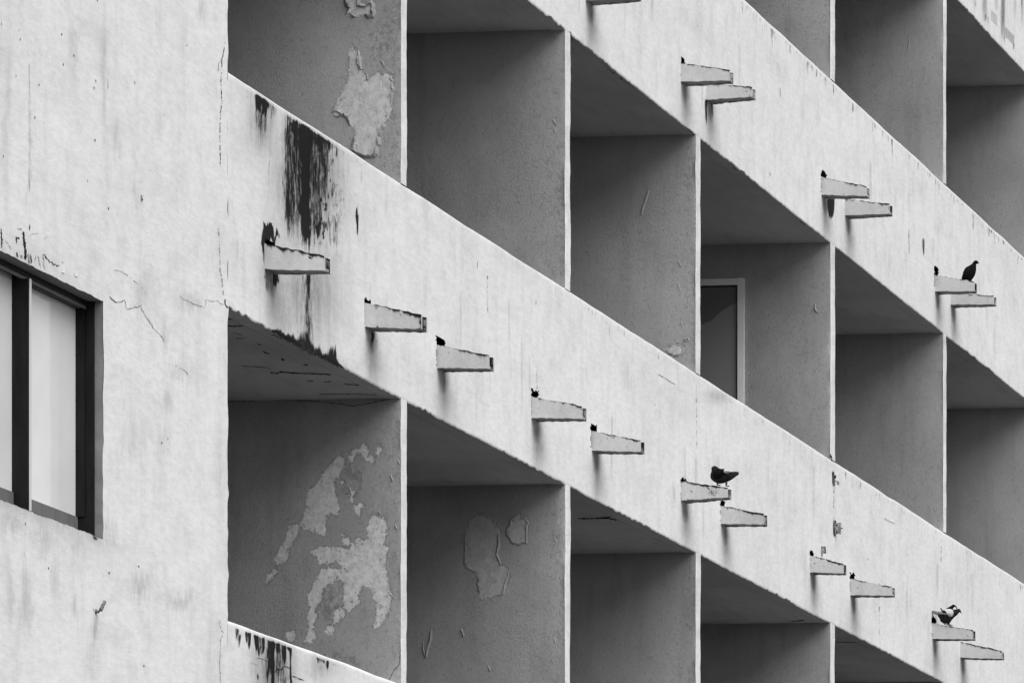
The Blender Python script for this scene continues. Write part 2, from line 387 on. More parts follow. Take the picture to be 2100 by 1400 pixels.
for u0, u1, v0, v1, s, tp in [(185, 285, 180, 500, .50, .6), (250, 292, 380, 640, .80, .7), (368, 410, 240, 480, .80, .6), (413, 476, 258, 640, 1.0, .75), (533, 615, 290, 640, 1.0, .6), (570, 680, 380, 780, .60, .3),
        (650, 705, 330, 760, .85, .5), (755, 855, 385, 1300, .66, .0), (848, 888, 400, 1500, 1.15, 0), (895, 990, 430, 720, .8, .2), (900, 1030, 560, 1300, .5, 0), (1020, 1120, 480, 980, .68, .2),
        (1118, 1205, 525, 640, 1.0, .2), (1184, 1206, 600, 1500, .95, 0), (1640, 1690, 700, 870, .78, .5), (1690, 1810, 725, 870, .62, .4), (1812, 1868, 755, 910, 1.0, .4), (1935, 1990, 800, 900, .6, .3),
        (570, 600, 1030, 1130, .7, 0), (650, 670, 760, 1400, .42, 0), (890, 1200, 1000, 1400, .36, 0), (120, 180, 150, 200, .8, .4)]:
    x0, y0 = Z6(u0, v0); x1, y1 = Z6(u1, v1); STREAKS_F.append(((x0 + x1) / 2, x1 - x0, y0, y1, s, tp))

def band_fields(lv, X, Z):
    px, py = pix(X, D, Z)
    st = np.zeros_like(px); gr = np.zeros_like(px)
    top = TOPS[lv]; dz = top - Z; rnd = random.Random(100 + lv)
    if lv == 2:
        wx, wy = warp(px, py)
        for a in STREAKS_A: st = np.maximum(st, (1.0 if a[4] < .8 else 1.25) * streak(wx, wy, *a))
        pb = edge_y(px, TOPS[2] - BAND_H); hh = (32 * np.exp(-((px - 628) / 20) ** 2) + 26 * np.exp(-((px - 682) / 12) ** 2) + 9 * ss(550, 575, px) * (1 - ss(650, 700, px))) * (.55 + vn(px * .20, 0 * px, 8))
        st = np.maximum(st, 1.05 * (1 - ss(hh * .2, hh * 1.3 + 3, pb - py)) * ss(548, 560, px) * (1 - ss(700, 712, px)))
        gr = np.maximum(gr, .5 * np.exp(-np.maximum(0, pb - py) / 22) * ss(560, 600, px) * (1 - ss(690, 760, px)))
        st = np.maximum(st, .85 * ss(.46, .70, fbm(px * .22, py * .10, 95, 3)) * np.exp(-((px - 658) / 46) ** 2) * ss(250, 300, py) * (1 - ss(480, 520, py)))
        gr = np.maximum(gr, .8 * ss(.48, .75, fbm(px * .10, py * .045, 97, 4)) * np.exp(-((px - 640) / 75) ** 2 - ((py - 400) / 170) ** 2))
        sc_ = (fbm(px * .13, py * .035, 90, 4)); st = np.maximum(st, .66 * ss(.44, .66, sc_) * np.exp(-((px - 632) / 44) ** 2) * ss(215, 240, py) * (1 - ss(480, 520, py)))
        gr = np.maximum(gr, 1.15 * streak(px, py, 634, 120, 200, 520, 1, 0, .6)); gr = np.maximum(gr, .70 * streak(px, py, 630, 130, 480, 740, 1, 0, .7))
        gr = np.maximum(gr, .75 * streak(px, py, 536, 60, 165, 330, 1, .2, .7)); gr = np.maximum(gr, .6 * streak(px, py, 556, 50, 450, 640, 1, .2, .7))
    if lv == 1:
        wx, wy = warp(px, py, .45)
        for a in STREAKS_F: st = np.maximum(st, (1.3 if a[4] < .75 else 1.3) * streak(wx, wy, *a))
        gr = np.maximum(gr, .95 * streak(px, py, 560, 80, 1270, 1480, 1, 0, .5)); gr = np.maximum(gr, .5 * streak(px, py, 660, 60, 1330, 1400, 1, 0, .5))
    # runs of dirt hanging from the coping
    dens = {1: (830, 900, 14, .3), 2: (850, 2130, 240, .45), 3: (1480, 2130, 300, .58), 4: (2000, 2130, 20, .45)}.get(lv)
    if dens:
        for i in range(dens[2]):
            xc = rnd.uniform(dens[0], dens[1]); L = rnd.uniform(.02, .13) * (1 + 1.2 * (rnd.random() < .15)); s = rnd.uniform(.25, dens[3]) 
            if lv == 2 and xc < 1200: s *= .65
            wd = rnd.uniform(1.3, 3.0); o = rnd.uniform(.006, .03)
            a = 1 - ss(wd * .3, wd * .8, np.abs(px - xc)); b = ss(o - .006, o + .006, dz) * (1 - ss(o + L * .4, o + L, dz))
            st = np.maximum(st, a * b * s)
    # long faint runs
    for i in range({2: 30, 3: 24, 1: 8}.get(lv, 0)):
        xc = rnd.uniform(480, 2100); z0 = rnd.uniform(.1, .9); L = rnd.uniform(.15, .6)
        a = 1 - ss(1.0, 3.0, np.abs(px - xc)); gr = np.maximum(gr, a * ss(z0, z0 + .05, dz) * (1 - ss(z0 + L * .5, z0 + L, dz)) * rnd.uniform(.1, .3))
    # damp marks and soft shade painted under and beside each spout
    for k, (xl, yt, yb, xr, yrt, yrb, xe, hole, dirt) in enumerate(SPOUTS):
        sc = (VAN - xl) / 4040.0; wd = 26 * sc * sc / .93
        y1 = yb + 10 * sc
        gr = np.maximum(gr, .80 * streak(px, py, xl + wd * .60, wd * .95, y1 - 16 * sc, y1 + 62 * sc, 1, .35, .55))
        gr = np.maximum(gr, .30 * streak(px, py, xl + wd * .55, wd * 1.8, y1 - 8, y1 + 125 * sc, 1, .3, .7))
        st = np.maximum(st, .45 * dirt * streak(px, py, xl + wd * .5, wd * .6, y1 + 4, y1 + 50 * sc, 1, .5, .6))
    if lv == 3:                                            # broken, damp plaster beneath one spout
        st = np.maximum(st, streak(px, py, 1704, 14, 408, 448, 1.3, .35, .2)); st = np.maximum(st, streak(px, py, 1448, 5, 205, 262, .9, .5)); st = np.maximum(st, streak(px, py, 1460, 4, 212, 240, .9, .2))
        st = np.maximum(st, streak(px, py, 1894, 4, 490, 525, .8, .2)); st = np.maximum(st, streak(px, py, 1996, 2, 440, 480, .8, .2))
    if lv == 2:
        st = np.maximum(st, streak(px, py, 1708.5, 3, 968, 1000, 1.2, .3)); st = np.maximum(st, streak(px, py, 1711.5, 4.5, 1068, 1102, 1.4, .3))
        gr = np.maximum(gr, .4 * streak(px, py, 1470, 50, 795, 830, 1, .3, .7))
    if lv == 4:                                            # ghosts of lettering that once hung here
        sl = 1.05
        def foot(x0, x1, y0, h, s):
            yy = py - (y0 + sl * (px - x0)); return s * ss(x0 - .5, x0 + .5, px) * (1 - ss(x1 - .5, x1 + .5, px)) * ss(-1, 1, yy) * (1 - ss(h - 1, h + 1, yy))
        for f in (streak(px, py, 2020, 7, -40, 48, .62, -.1, .15), foot(2033, 2046, 20, 22, .42), streak(px, py, 2044, 5, -40, 22, .35, 0, .3), streak(px, py, 2057, 6.4, -40, 90, .80, 0, .12),
                  foot(2058, 2080, 51, 21, .58), streak(px, py, 1999, 10, -40, 20, .28, .5, .4), streak(px, py, 2096, 3, -30, 60, .5, .3), streak(px, py, 2082, 3, -30, 40, .35, .3)): gr = np.maximum(gr, f)
        for f in (streak(px, py, 2022, 5, 30, 44, .6), streak(px, py, 2027, 4, 34, 46, .5), streak(px, py, 2061, 3, 74, 86, .7), streak(px, py, 2078.5, 2.2, 90, 102, .7), streak(px, py, 2072, 3, 88, 96, .5), streak(px, py, 2044, 2, 46, 64, .5), streak(px, py, 2044.5, 1.6, 10, 20, .5), streak(px, py, 2000.5, 2, 6, 14, .5), streak(px, py, 2095, 2.4, -30, 30, .6), streak(px, py, 2055, 1.6, 55, 80, .6)): st = np.maximum(st, f)
    lim = ss(.018, .03, dz) if lv != 1 else ss(.022, .03, dz)
    return st * lim, gr * ss(.004, .02, dz)

def facade_front(x, y, off=.0025):
    X, Z = on_front(x, y, D); q = float(D + dy(X, Z)) - off
    X, Z = on_front(x, y, q); return (float(X), q, float(Z))

# ------------------------------------------------------------------ parapet bands
def band(lv):
    top = TOPS[lv]; bot = top - BAND_H
    x_px = np.arange(467, 2150, 1.7 if lv in (2, 3) else 2.0)
    if lv == 1: x_px = np.arange(467, 960, 1.3)
    if lv == 4: x_px = np.concatenate([np.arange(467, 1940, 20), np.arange(1940, 2150, 1.0)])
    if lv in (0, 5): x_px = np.arange(467, 2150, 15)
    X = np.array([fx(v) for v in x_px]); X = np.concatenate([X, np.arange(X[-1] + .3, X_END, .3), [X_END]])
    dzr = .011 if lv in (1, 2, 3, 4) else .1
    rz = np.arange(.016, BAND_H - .024, dzr)
    rc = .020 if lv == 1 else .011
    prof = [(.005, .0), (.001, .005), (0, .012)] + [(0, z) for z in rz] + [(0, BAND_H - rc * 1.1), (rc * .12, BAND_H - rc * .55), (rc * .45, BAND_H - rc * .16), (rc, BAND_H), (THICK, BAND_H)]
    py_ = np.array([p[0] for p in prof])[:, None]; pz = np.array([p[1] for p in prof])[:, None]
    Xg = X[None, :] + 0 * pz
    rag = (fbm(X * 2.2, 0 * X, 11 + lv, 3) - .5) * .007 + np.maximum(0, fbm(X * 15, 0 * X, 5 + lv, 2) - .48) * .034 * ss(.5, .75, vn(X * .9, 0 * X, 15 + lv)) + (vn(X * 26, 0 * X, 25 + lv) - .5) * .006
    wob = (fbm(X * 1.5, 0 * X, 61 + lv, 3) - .5) * .012
    fz = np.clip(pz / BAND_H, 0, 1)
    Zg = bot + pz + rag[None, :] * np.exp(-pz / .012) + wob[None, :] * fz
    Yg = D + py_ + dy(Xg, Zg) * (py_ < .05)
    st, gr = band_fields(lv, Xg, Zg)
    st = st * (py_ < .02)
    keep = np.ones((len(prof) - 1, len(X) - 1), bool)
    cx = (Xg[:-1, :-1] + Xg[1:, 1:]) / 2; cz = (Zg[:-1, :-1] + Zg[1:, 1:]) / 2
    pxc, pyc = pix(cx, D, cz); front = ((py_[:-1] + py_[1:]) / 2 < .003) & (cx > 0)
    for k, (xl, yt, yb, xr, yrt, yrb, xe, hole, dirt) in enumerate(SPOUTS):
        if hole is None: continue
        h0, hy, h1 = hole; sl = (HOR - hy) / (VAN - h0)
        yl = hy + sl * (pxc - h0) + (vn(pxc * .35, 0 * pxc, k) - .5) * 6
        inside = (pxc > h0 + (vn(pyc * .3, 0 * pyc, k + 9) - .5) * 2) & (pxc < h1 + (vn(pyc * .35, 0 * pyc, k + 3) - .5) * 4) & (pyc > yl) & (pyc < yb - 4 + sl * (pxc - h0))
        keep &= ~(inside & front)
    m = MB(); m.grid(np.stack([Xg, Yg, Zg], -1), 0, keep=keep, stain=st, grime=gr)
    sof = np.stack([np.stack([X, Yg[0], Zg[0]], -1), np.stack([X, np.full(len(X), D + THICK), np.full(len(X), bot + .002)], -1)])
    m.grid(sof, 3, flip=True)
    m.add([(X[0], D + THICK, bot + .001), (X_END, D + THICK, bot + .001), (X_END, D + THICK, top), (X[0], D + THICK, top)], [(0, 3, 2, 1)], 4)
    if lv == 2: cracks_A(m)
    if lv == 1: cracks_F(m)
    if lv == 3: cracks_U(m)
    return m.build('balcony_parapet', [M_FAC, M_CRACK, M_CRACK2, M_CEIL, M_DIM], BLD, smooth=True)
def C3(L, ox, oy, s): return [(ox + a / s, oy + b / s) for a, b in L]
def cracks_A(m):
    m.ribbon(C3([(0, 910), (60, 945), (110, 980), (150, 1000)], 1350, 550, 4.2), 1.4, facade_front, 2, 3)
    m.ribbon([(735, 440), (734, 470)], 1.6, facade_front, 1, 4)
    for i, (x, a, b) in enumerate([(1000, 560, 640), (1003, 690, 705), (1101, 760, 800), (1099, 612, 625), (1428, 790, 870), (1429, 880, 920), (979, 528, 552), (1710, 1000, 1090), (1803, 1190, 1300), (1930, 1090, 1150)]):
        m.ribbon([(x, a), (x + .6, b)], 1.1, facade_front, 2, 20 + i, .35, 2.5, .45)
    m.ribbon(C3([(1950, 765), (1990, 790), (2040, 810)], 1350, 880, 4.2), 1.3, facade_front, 2, 50)
    m.ribbon([(1703, 930), (1707, 945)], 2.5, facade_front, 1, 51)
    # broken, mouldy bottom edge of the first bay
    for i, (a, b, wd) in enumerate([((557, 685), (600, 702), 4), ((600, 703), (650, 727), 9), ((652, 728), (695, 753), 4)]): m.ribbon([a, b], wd, facade_front, 1, 60 + i, 1.2)
def cracks_F(m):
    m.ribbon(C3([(580, 765), (660, 780), (750, 820), (800, 850)], 460, 1260, 8.75), 1.2, facade_front, 1, 5)
    m.ribbon(C3([(880, 1010), (910, 1030), (950, 965), (1030, 985), (1060, 920), (1130, 930), (1190, 970)], 460, 1260, 8.75), 1.8, facade_front, 1, 6)
    m.ribbon(C3([(1210, 1100), (1280, 1110), (1340, 1140), (1400, 1160), (1440, 1170)], 460, 1260, 8.75), 2.0, facade_front, 1, 7)
    m.ribbon(C3([(455, 845), (560, 880), (610, 900)], 460, 1260, 8.75), 1.0, facade_front, 2, 8)
def cracks_U(m):
    m.ribbon([(1600, 180), (1601, 200)], 1.0, facade_front, 2, 9); m.ribbon([(1579, 352), (1579.5, 361)], 1.2, facade_front, 1, 10)
    m.ribbon([(1864, 130 + 340), (1865, 520)], 1.0, facade_front, 2, 12)
    for i, (a, b) in enumerate([((1168, 74), (1173, 82)), ((1245, 140), (1262, 152)), ((1270, 160), (1300, 180)), ((1500, 342), (1512, 352)), ((1412, 264), (1424, 278)), ((1640, 452), (1652, 462))]): m.ribbon([a, b], 2.6, facade_front, 1, 70 + i, 1.0)
for lv in range(6): band(lv)

# ------------------------------------------------------------------ solid wall on the left with its window opening
WX = fx(211.5); WZ1 = float(on_front(211.5, 618)[1]); WZ0 = float(on_front(211.5, 1104)[1]); WX_L = 30.2
def solid_wall():
    X = np.array(sorted([fx(v) for v in np.arange(-70, 467.1, 2.0)] + [WX])); X[-1] = X0
    Z = np.array(sorted(list(np.arange(4.7, 9.1, .0095)) + [WZ0, WZ1]))
    Xg, Zg = np.meshgrid(X, Z); Yg = D + dy(Xg, Zg)
    edge = np.exp(-np.abs(Xg - WX) / .05) * np.exp(-np.maximum(0, np.maximum(Zg - WZ1, WZ0 - Zg)) / .03)
    # ragged arrises round the opening and at the corner to the balconies
    jit = (fbm(Zg * 9, 0 * Zg, 81, 3) - .5)
    Xg2 = Xg + jit * .05 * np.exp(-np.abs(Xg - X0) / .03) * (1 + 0 * Zg) + jit * .03 * np.exp(-np.abs(Xg - WX) / .02) * (Zg > WZ0) * (Zg < WZ1)
    Zg2 = Zg + (fbm(Xg * 11, 0 * Xg, 82, 4) - .5) * .014 * (np.exp(-np.abs(Zg - WZ1) / .012) + np.exp(-np.abs(Zg - WZ0) / .012)) * (Xg < WX + .01)
    px, py = pix(Xg, D, Zg); pxw, pyw = warp(px, py, 1.2)
    st = np.zeros_like(px); gr = np.zeros_like(px)
    for a in [(12, 14, 60, 480, .25, 0), (60, 4, 90, 480, .35, 0), (215, 12, 0, 330, .30, 0), (150, 8, 20, 200, .2, 0), (415, 20, 0, 42, .35, .3), (240, 20, 240, 330, .28, .3), (320, 16, 230, 290, .2, .4),
              (280, 22, 380, 440, .22, 0), (288, 26, 560, 640, .35, .3), (300, 20, 520, 660, .25, .4), (340, 14, 650, 720, .32, 0), (345, 20, 800, 860, .35, 0), (270, 50, 850, 960, .22, 0), (375, 60, 740, 790, .22, .3),
              (390, 50, 600, 640, .25, .3), (410, 18, 650, 760, .15, 0), (345, 20, 880, 930, .25, 0), (285, 50, 1170, 1230, .40, .2), (370, 46, 1215, 1250, .36, .3), (20, 18, 1120, 1290, .28, 0), (52, 26, 1150, 1320, .36, .2),
              (115, 16, 1120, 1250, .32, .2), (90, 60, 1060, 1150, .36, .4), (160, 60, 1090, 1140, .30, .3), (20, 60, 1030, 1110, .38, .2), (195, 10, 1250, 1330, .62, .2), (190, 30, 1265, 1400, .26, .1), (155, 16, 1210, 1280, .34, .2),
              (225, 26, 1050, 1130, .30, .3), (455, 18, 620, 1270, .10, 0), (330, 24, 870, 1000, .16, 0), (440, 30, 1260, 1420, .18, 0)]:
        gr = np.maximum(gr, .9 * streak(pxw, pyw, *a, .75))
    for a in [(4, 16, 495, 512, .4, 0), (60, 3, 130, 470, .52, .1), (33, 4, 160, 190, .5, .2), (221, 3, 160, 185, .5, .3), (31, 4, 820 + 400, 1250, .5, .3), (52, 3, 1130, 1140, .5, .2), (290, 4, 400, 415, .8, .3), (276, 3, 165, 175, .6, .3), (151, 3, 110, 118, .7, 0)]:
        st = np.maximum(st, streak(px, py, *a))
    # plaster dirt just over and under the window
    under = np.exp(-np.maximum(0, WZ0 - Zg) / .10) * (1 - ss(WX - .1, WX + .5, Xg)) * (Zg < WZ0 + .01) * .38
    over = np.exp(-np.maximum(0, Zg - WZ1) / .12) * (Xg < WX) * (Zg > WZ1 - .01) * .22 * (1 - ss(60, 200, px) * .6)
    gr = np.maximum(gr, np.maximum(under, over))
    cx = (X[:-1] + X[1:]) / 2; cz = (Z[:-1] + Z[1:]) / 2
    keep = ~((cx[None, :] < WX) & (cx[None, :] > WX_L) & (cz[:, None] > WZ0) & (cz[:, None] < WZ1))
    m = MB(); m.grid(np.stack([Xg2, Yg, Zg2], -1), 0, keep=keep, stain=st, grime=gr)
    XL = X[0]; ZB, ZT = Z[0], Z[-1]
    def q(x0, x1, z0, z1): m.add([(x0, D, z0), (x1, D, z0), (x1, D, z1), (x0, D, z1)], [(0, 1, 2, 3)], 0)
    q(22, XL, 0, WZ0); q(22, XL, WZ1, 18); q(22, WX_L, WZ0, WZ1); q(XL, X0, 0, ZB); q(XL, X0, ZT, 18)
    # reveals of the opening
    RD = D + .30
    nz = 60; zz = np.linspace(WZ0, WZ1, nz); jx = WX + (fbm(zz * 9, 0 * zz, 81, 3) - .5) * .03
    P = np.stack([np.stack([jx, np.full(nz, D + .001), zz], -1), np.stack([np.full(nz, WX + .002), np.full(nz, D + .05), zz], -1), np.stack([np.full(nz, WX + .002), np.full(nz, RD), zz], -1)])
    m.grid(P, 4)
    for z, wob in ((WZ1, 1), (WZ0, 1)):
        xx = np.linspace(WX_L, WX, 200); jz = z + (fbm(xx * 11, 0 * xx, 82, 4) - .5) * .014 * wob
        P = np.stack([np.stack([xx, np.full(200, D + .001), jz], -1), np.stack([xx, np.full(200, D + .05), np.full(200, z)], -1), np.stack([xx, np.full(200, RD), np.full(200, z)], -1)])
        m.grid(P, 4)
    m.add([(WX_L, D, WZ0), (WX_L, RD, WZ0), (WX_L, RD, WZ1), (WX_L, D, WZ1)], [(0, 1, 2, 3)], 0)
    m.add([(22, D, 0), (22, D + 8, 0), (22, D + 8, 18), (22, D, 18)], [(0, 1, 2, 3)], 0)
    m.add([(X0, D + .001, 0), (X0, BACK, 0), (X0, BACK, 18), (X0, D + .001, 18)], [(0, 3, 2, 1)], 0)
    ff = facade_front
    z1 = lambda L: C3(L, 0, 400, 3.0)
    m.ribbon(C3([(1385, 260), (1375, 330), (1366, 370), (1365, 430), (1360, 500), (1365, 640), (1357, 700), (1355, 800), (1355, 940), (1357, 1025)], 0, 0, 3), 1.3, ff, 1, 1, .7, 2.5, .3)
    m.ribbon(C3([(1366, 370), (1345, 390), (1345, 440)], 0, 0, 3), 1.2, ff, 2, 2)
    m.ribbon(z1([(1345, 200), (1350, 300), (1355, 460), (1370, 540), (1375, 630), (1388, 676)]), 1.6, ff, 2, 3, .9, 2.5, .35)
    m.ribbon(z1([(1385, 640), (1388, 676), (1404, 694)]), 2.2, ff, 1, 4, .5)
    m.ribbon(z1([(1390, 670), (1360, 665), (1340, 650), (1310, 656), (1265, 640), (1265, 690), (1220, 675), (1160, 655), (1105, 620)]), 1.2, ff, 2, 5, 1.5, 4)
    m.ribbon(z1([(668, 620), (690, 635), (710, 655), (740, 658), (765, 645)]), 1.5, ff, 1, 6, 1.5, 4)
    m.ribbon(z1([(765, 645), (780, 690), (790, 705), (830, 690), (870, 680)]), 1.3, ff, 1, 7, 1.5, 4)
    m.ribbon(z1([(870, 680), (880, 720), (920, 770), (950, 820), (980, 850), (1015, 900)]), 1.3, ff, 2, 8, 1.6, 4)
    m.ribbon(z1([(780, 490), (830, 530), (880, 570), (900, 605)]), 1.2, ff, 2, 9, 1.4, 4, .15)
    m.ribbon(z1([(1035, 1040), (1090, 1055), (1140, 1080), (1175, 1125)]), 1.1, ff, 2, 10, 1.4, 4, .25)
    m.ribbon(z1([(700, 460), (740, 465), (790, 495)]), 1.0, ff, 2, 11)
    m.ribbon(C3([(1185, 1060), (1190, 1100), (1205, 1130), (1190, 1160), (1185, 1300), (1190, 1400)], 0, 867, 2.627), 1.2, ff, 2, 12, .9, 2.5, .25)
    for i, (u, v) in enumerate([(872, 105), (748, 770), (588, 805), (775, 1305), (138, 540), (262, 780)]):
        x, y = u / 2.627, 867 + v / 2.627; m.ribbon([(x, y - 2), (x + .5, y + 3)], 2.2, ff, 1, 200 + i, .3)
    for i, (u, v) in enumerate([(10, 145), (215, 720), (665, 535), (590, 495), (580, 540), (380, 210), (455, 340), (877, 1225), (600, 0), (668, 1280), (390, 395), (98, 465), (22, 960), (125, 240), (585, 860), (540, 1110), (828, 505), (240, 520)]):
        x, y = u / 3, v / 3; m.ribbon([(x, y - 2), (x + .3, y + 3.5)], 1.7, ff, 1, 220 + i, .3)
    z7 = lambda L: C3(L, 0, 460, 13.125)
    for i, (L, wd, mt) in enumerate([([(30, 110), (45, 250), (45, 400), (40, 640)], 2.2, 1), ([(50, 390), (95, 430)], 2.6, 1), ([(120, 420), (170, 470), (220, 520), (240, 580), (270, 600), (285, 700)], 1.1, 2),
            ([(437, 335), (480, 365), (530, 385)], 3.0, 1), ([(440, 340), (450, 420), (450, 510)], 2.4, 1), ([(635, 190), (640, 330), (655, 480), (670, 620), (690, 720), (690, 820), (690, 950)], 4.0, 1), ([(695, 470), (680, 560)], 3.4, 1),
            ([(690, 690), (690, 800), (690, 950)], 4.6, 1), ([(455, 740), (465, 840), (500, 880)], 2.4, 1), ([(770, 780), (790, 900), (800, 1080)], 5.2, 2), ([(825, 800), (845, 930), (850, 1050)], 2.0, 1), ([(585, 820), (580, 900)], 5.0, 2),
            ([(970, 830), (955, 900), (950, 970)], 1.6, 2), ([(1020, 840), (1050, 920), (1090, 1150)], 1.4, 2), ([(1150, 825), (1210, 820), (1250, 900), (1310, 950), (1340, 1010), (1420, 1020), (1435, 1100), (1480, 1080), (1540, 1110), (1610, 1105)], 2.0, 1),
            ([(1165, 860), (1190, 950), (1170, 1050), (1215, 1200)], 1.6, 2), ([(1680, 1000), (1700, 1040)], 1.6, 1), ([(820, 310), (860, 260), (920, 240), (1040, 240)], 1.0, 2), ([(1170, 420), (1210, 360), (1290, 320)], 1.0, 2), ([(1325, 310), (1320, 335)], 2.4, 1),
            ([(805, 0), (800, 160)], 1.6, 1), ([(480, 130), (530, 105), (590, 135)], 1.3, 2)]):
        m.ribbon(z7(L), wd, ff, mt, 300 + i, .8, 1.4)
    for L in ([(1660, 1300), (1710, 1110), (1745, 1120), (1745, 1310)], [(2030, 1260), (2060, 1290), (2100, 1330), (2090, 1400), (2020, 1400)]):
        m.poly([ff(x, y, .004) for x, y in z7(L)], 3)
    m.poly([ff(x, y, .004) for x, y in [(190, 1098), (198, 1102), (201, 1106), (194, 1104)]], 1)
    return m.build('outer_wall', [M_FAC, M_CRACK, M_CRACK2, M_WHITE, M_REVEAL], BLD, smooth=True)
solid_wall()

# ------------------------------------------------------------------ window: dark sliding frame set back in the opening
def win():
    yf, yg = D + .045, D + .143                           # front of the frame, glass plane
    z_gt = float(on_front(65, 590, yg)[1]); zr = float(on_front(65, 1025, yg)[1])
    f = MB()
    f.box(WX - .010, WX + .001, yf, yg + .05, WZ0 + .001, WZ1 - .001)           # right jamb
    f.box(WX_L - .001, WX_L + .05, yf, yg + .05, WZ0 + .001, WZ1 - .001)
    f.box(WX_L + .05, WX - .010, D + .080, yg + .05, WZ1 - .024, WZ1 - .001)   # head
    f.box(WX_L + .05, WX - .010, D + .094, yg + .05, z_gt + .020, WZ1 - .0245)
    root = f.build('window', [M_FRAME], BLD)
    def X_at(px, Y): return float(on_front(px, 0, Y)[0])
    xm = X_at(63.5, yf)
    r = MB(); r.box(WX_L + .05, WX - .010, D + .088, D + .0935, WZ1 - .042, WZ1 - .0245); r.build('head_track', [M_RAIL], root)
    s = MB(); s.box(xm - .012, xm + .010, yf + .006, yg + .01, WZ0 + .002, WZ1 - .043); s.build('meeting_stile', [M_FRAME], root)
    e = MB(); e.box(xm - .012, xm + .012, yf + .001, yf + .0055, WZ0 + .002, WZ1 - .043); e.build('stile_edge_sheen', [M_ALU], root)  # stile front: sky sheen painted as a bright metal strip
    r = MB(); r.box(xm + .0125, WX - .0105, yg - .012, yg + .008, WZ0 + .002, zr); r.build('bottom_rail', [M_RAIL], root)
    r = MB(); r.box(WX_L + .051, xm - .0125, yg - .012, yg + .008, WZ0 + .002, zr); r.build('bottom_rail', [M_RAIL], root)
    r = MB(); r.box(xm + .0125, WX - .0105, yg - .026, yg - .0155, z_gt + .0, z_gt + .0195); r.build('top_rail', [M_RAIL], root)
    r = MB(); r.box(xm + .0125, WX - .0105, yg - .015, yg + .008, z_gt + .0005, z_gt + .0190); r.build('top_rail', [M_FRAME], root)
    r = MB(); r.box(WX - .022, WX - .0105, yg - .05, yg + .004, zr + .001, z_gt - .0005); r.build('sash_stile', [M_FRAME], root)
    p = MB(); p.box(xm + .0105, WX - .0225, yg - .003, yg + .003, zr + .001, z_gt - .0005); p.build('window_pane', [M_GLASS], root)
    p = MB(); p.box(WX_L + .051, xm - .0125, yg - .003, yg + .003, zr + .001, z_gt + .0195); p.build('window_pane', [M_GLASS], root)
    b = MB(); b.box(WX_L, WX, D + .26, D + .29, WZ0, WZ1); b.build('window_blind', [M_CEIL], root)
win()

# ------------------------------------------------------------------ partition walls between the balconies
Z5 = lambda L: C3(L, 640, 0, 3.684)
Z3 = lambda L: C3(L, 450, 900, 2.8)
def circ(u, v, r): return [(u + r * math.cos(a) * (1 + .15 * math.sin(3 * a)), v + r * math.sin(a)) for a in np.linspace(0, 2 * math.pi, 14)[:-1]]
PEEL = {
 (2, 0): [Z5([(305, 345), (320, 380), (345, 390), (350, 500), (365, 530), (400, 560), (415, 610), (440, 590), (490, 560), (530, 560), (590, 570), (605, 640), (600, 780), (590, 890), (540, 930), (515, 1010), (490, 1050), (495, 1110), (470, 1165), (440, 1175), (400, 1180), (330, 1150), (310, 1130), (325, 1060), (325, 990), (290, 940), (270, 880), (235, 860), (185, 880), (150, 850), (180, 800), (205, 740), (230, 670), (270, 620), (280, 570), (275, 530), (290, 500), (280, 470), (285, 400)]),
          Z5([(230, -80), (250, 0), (290, 60), (280, 80), (265, 115), (325, 130), (350, 110), (390, 100), (430, 120), (455, 115), (460, 60), (440, 30), (400, 45), (350, 50), (340, 0), (330, -80)])],
 (1, 0): [Z3(q) for q in ([(695, 95), (720, 110), (700, 190), (690, 215), (655, 225), (660, 300), (690, 400), (680, 430), (640, 420), (610, 440), (610, 500), (605, 555), (540, 530), (490, 510), (465, 490), (490, 440), (500, 380), (510, 300), (530, 280), (570, 250), (600, 200), (640, 145)],
          [(440, 490), (460, 500), (440, 560), (410, 600), (390, 680), (370, 710), (330, 715), (320, 690), (345, 630), (375, 590), (400, 500)], [(325, 740), (330, 755), (300, 800), (260, 835), (280, 780)],
          [(880, 430), (905, 450), (945, 450), (960, 510), (960, 545), (930, 600), (965, 620), (945, 720), (965, 800), (985, 890), (965, 1000), (940, 1055), (890, 1085), (900, 1020), (910, 940), (880, 900), (870, 850), (830, 840), (790, 900), (800, 940), (740, 985), (715, 960), (720, 880), (720, 820), (690, 800), (640, 820), (600, 850), (580, 930), (545, 970), (555, 1020), (530, 1090), (555, 1130), (540, 1160), (480, 1170), (500, 1130), (515, 1080), (510, 1010), (520, 960), (510, 900), (560, 800), (590, 740), (680, 750), (720, 740), (670, 690), (620, 720), (575, 710), (560, 670), (530, 650), (560, 620), (620, 620), (700, 620), (750, 630), (800, 565), (830, 600), (860, 560), (850, 510)],
          [(705, 545), (740, 570), (745, 610), (715, 600)], [(830, 30), (850, 50), (850, 90), (890, 110), (880, 135), (840, 120), (820, 80), (790, 70), (760, 125), (745, 110), (760, 65), (800, 60)], [(910, 30), (930, 60), (920, 105), (905, 80)],
          [(745, 280), (770, 300), (760, 360), (745, 330)], [(775, 380), (820, 370), (800, 440)], [(670, 975), (715, 970), (715, 1010), (680, 1050), (655, 1050)], circ(410, 1130, 28), circ(635, 1095, 24), circ(705, 245, 10))],
 (2, 2): [C3(q, 1350, 550, 4.2) for q in ([(60, 700), (110, 670), (140, 655), (215, 670), (200, 740), (120, 745)], [(215, 605), (260, 600), (260, 625), (215, 625)], [(155, 630), (185, 630), (180, 660)])],
}
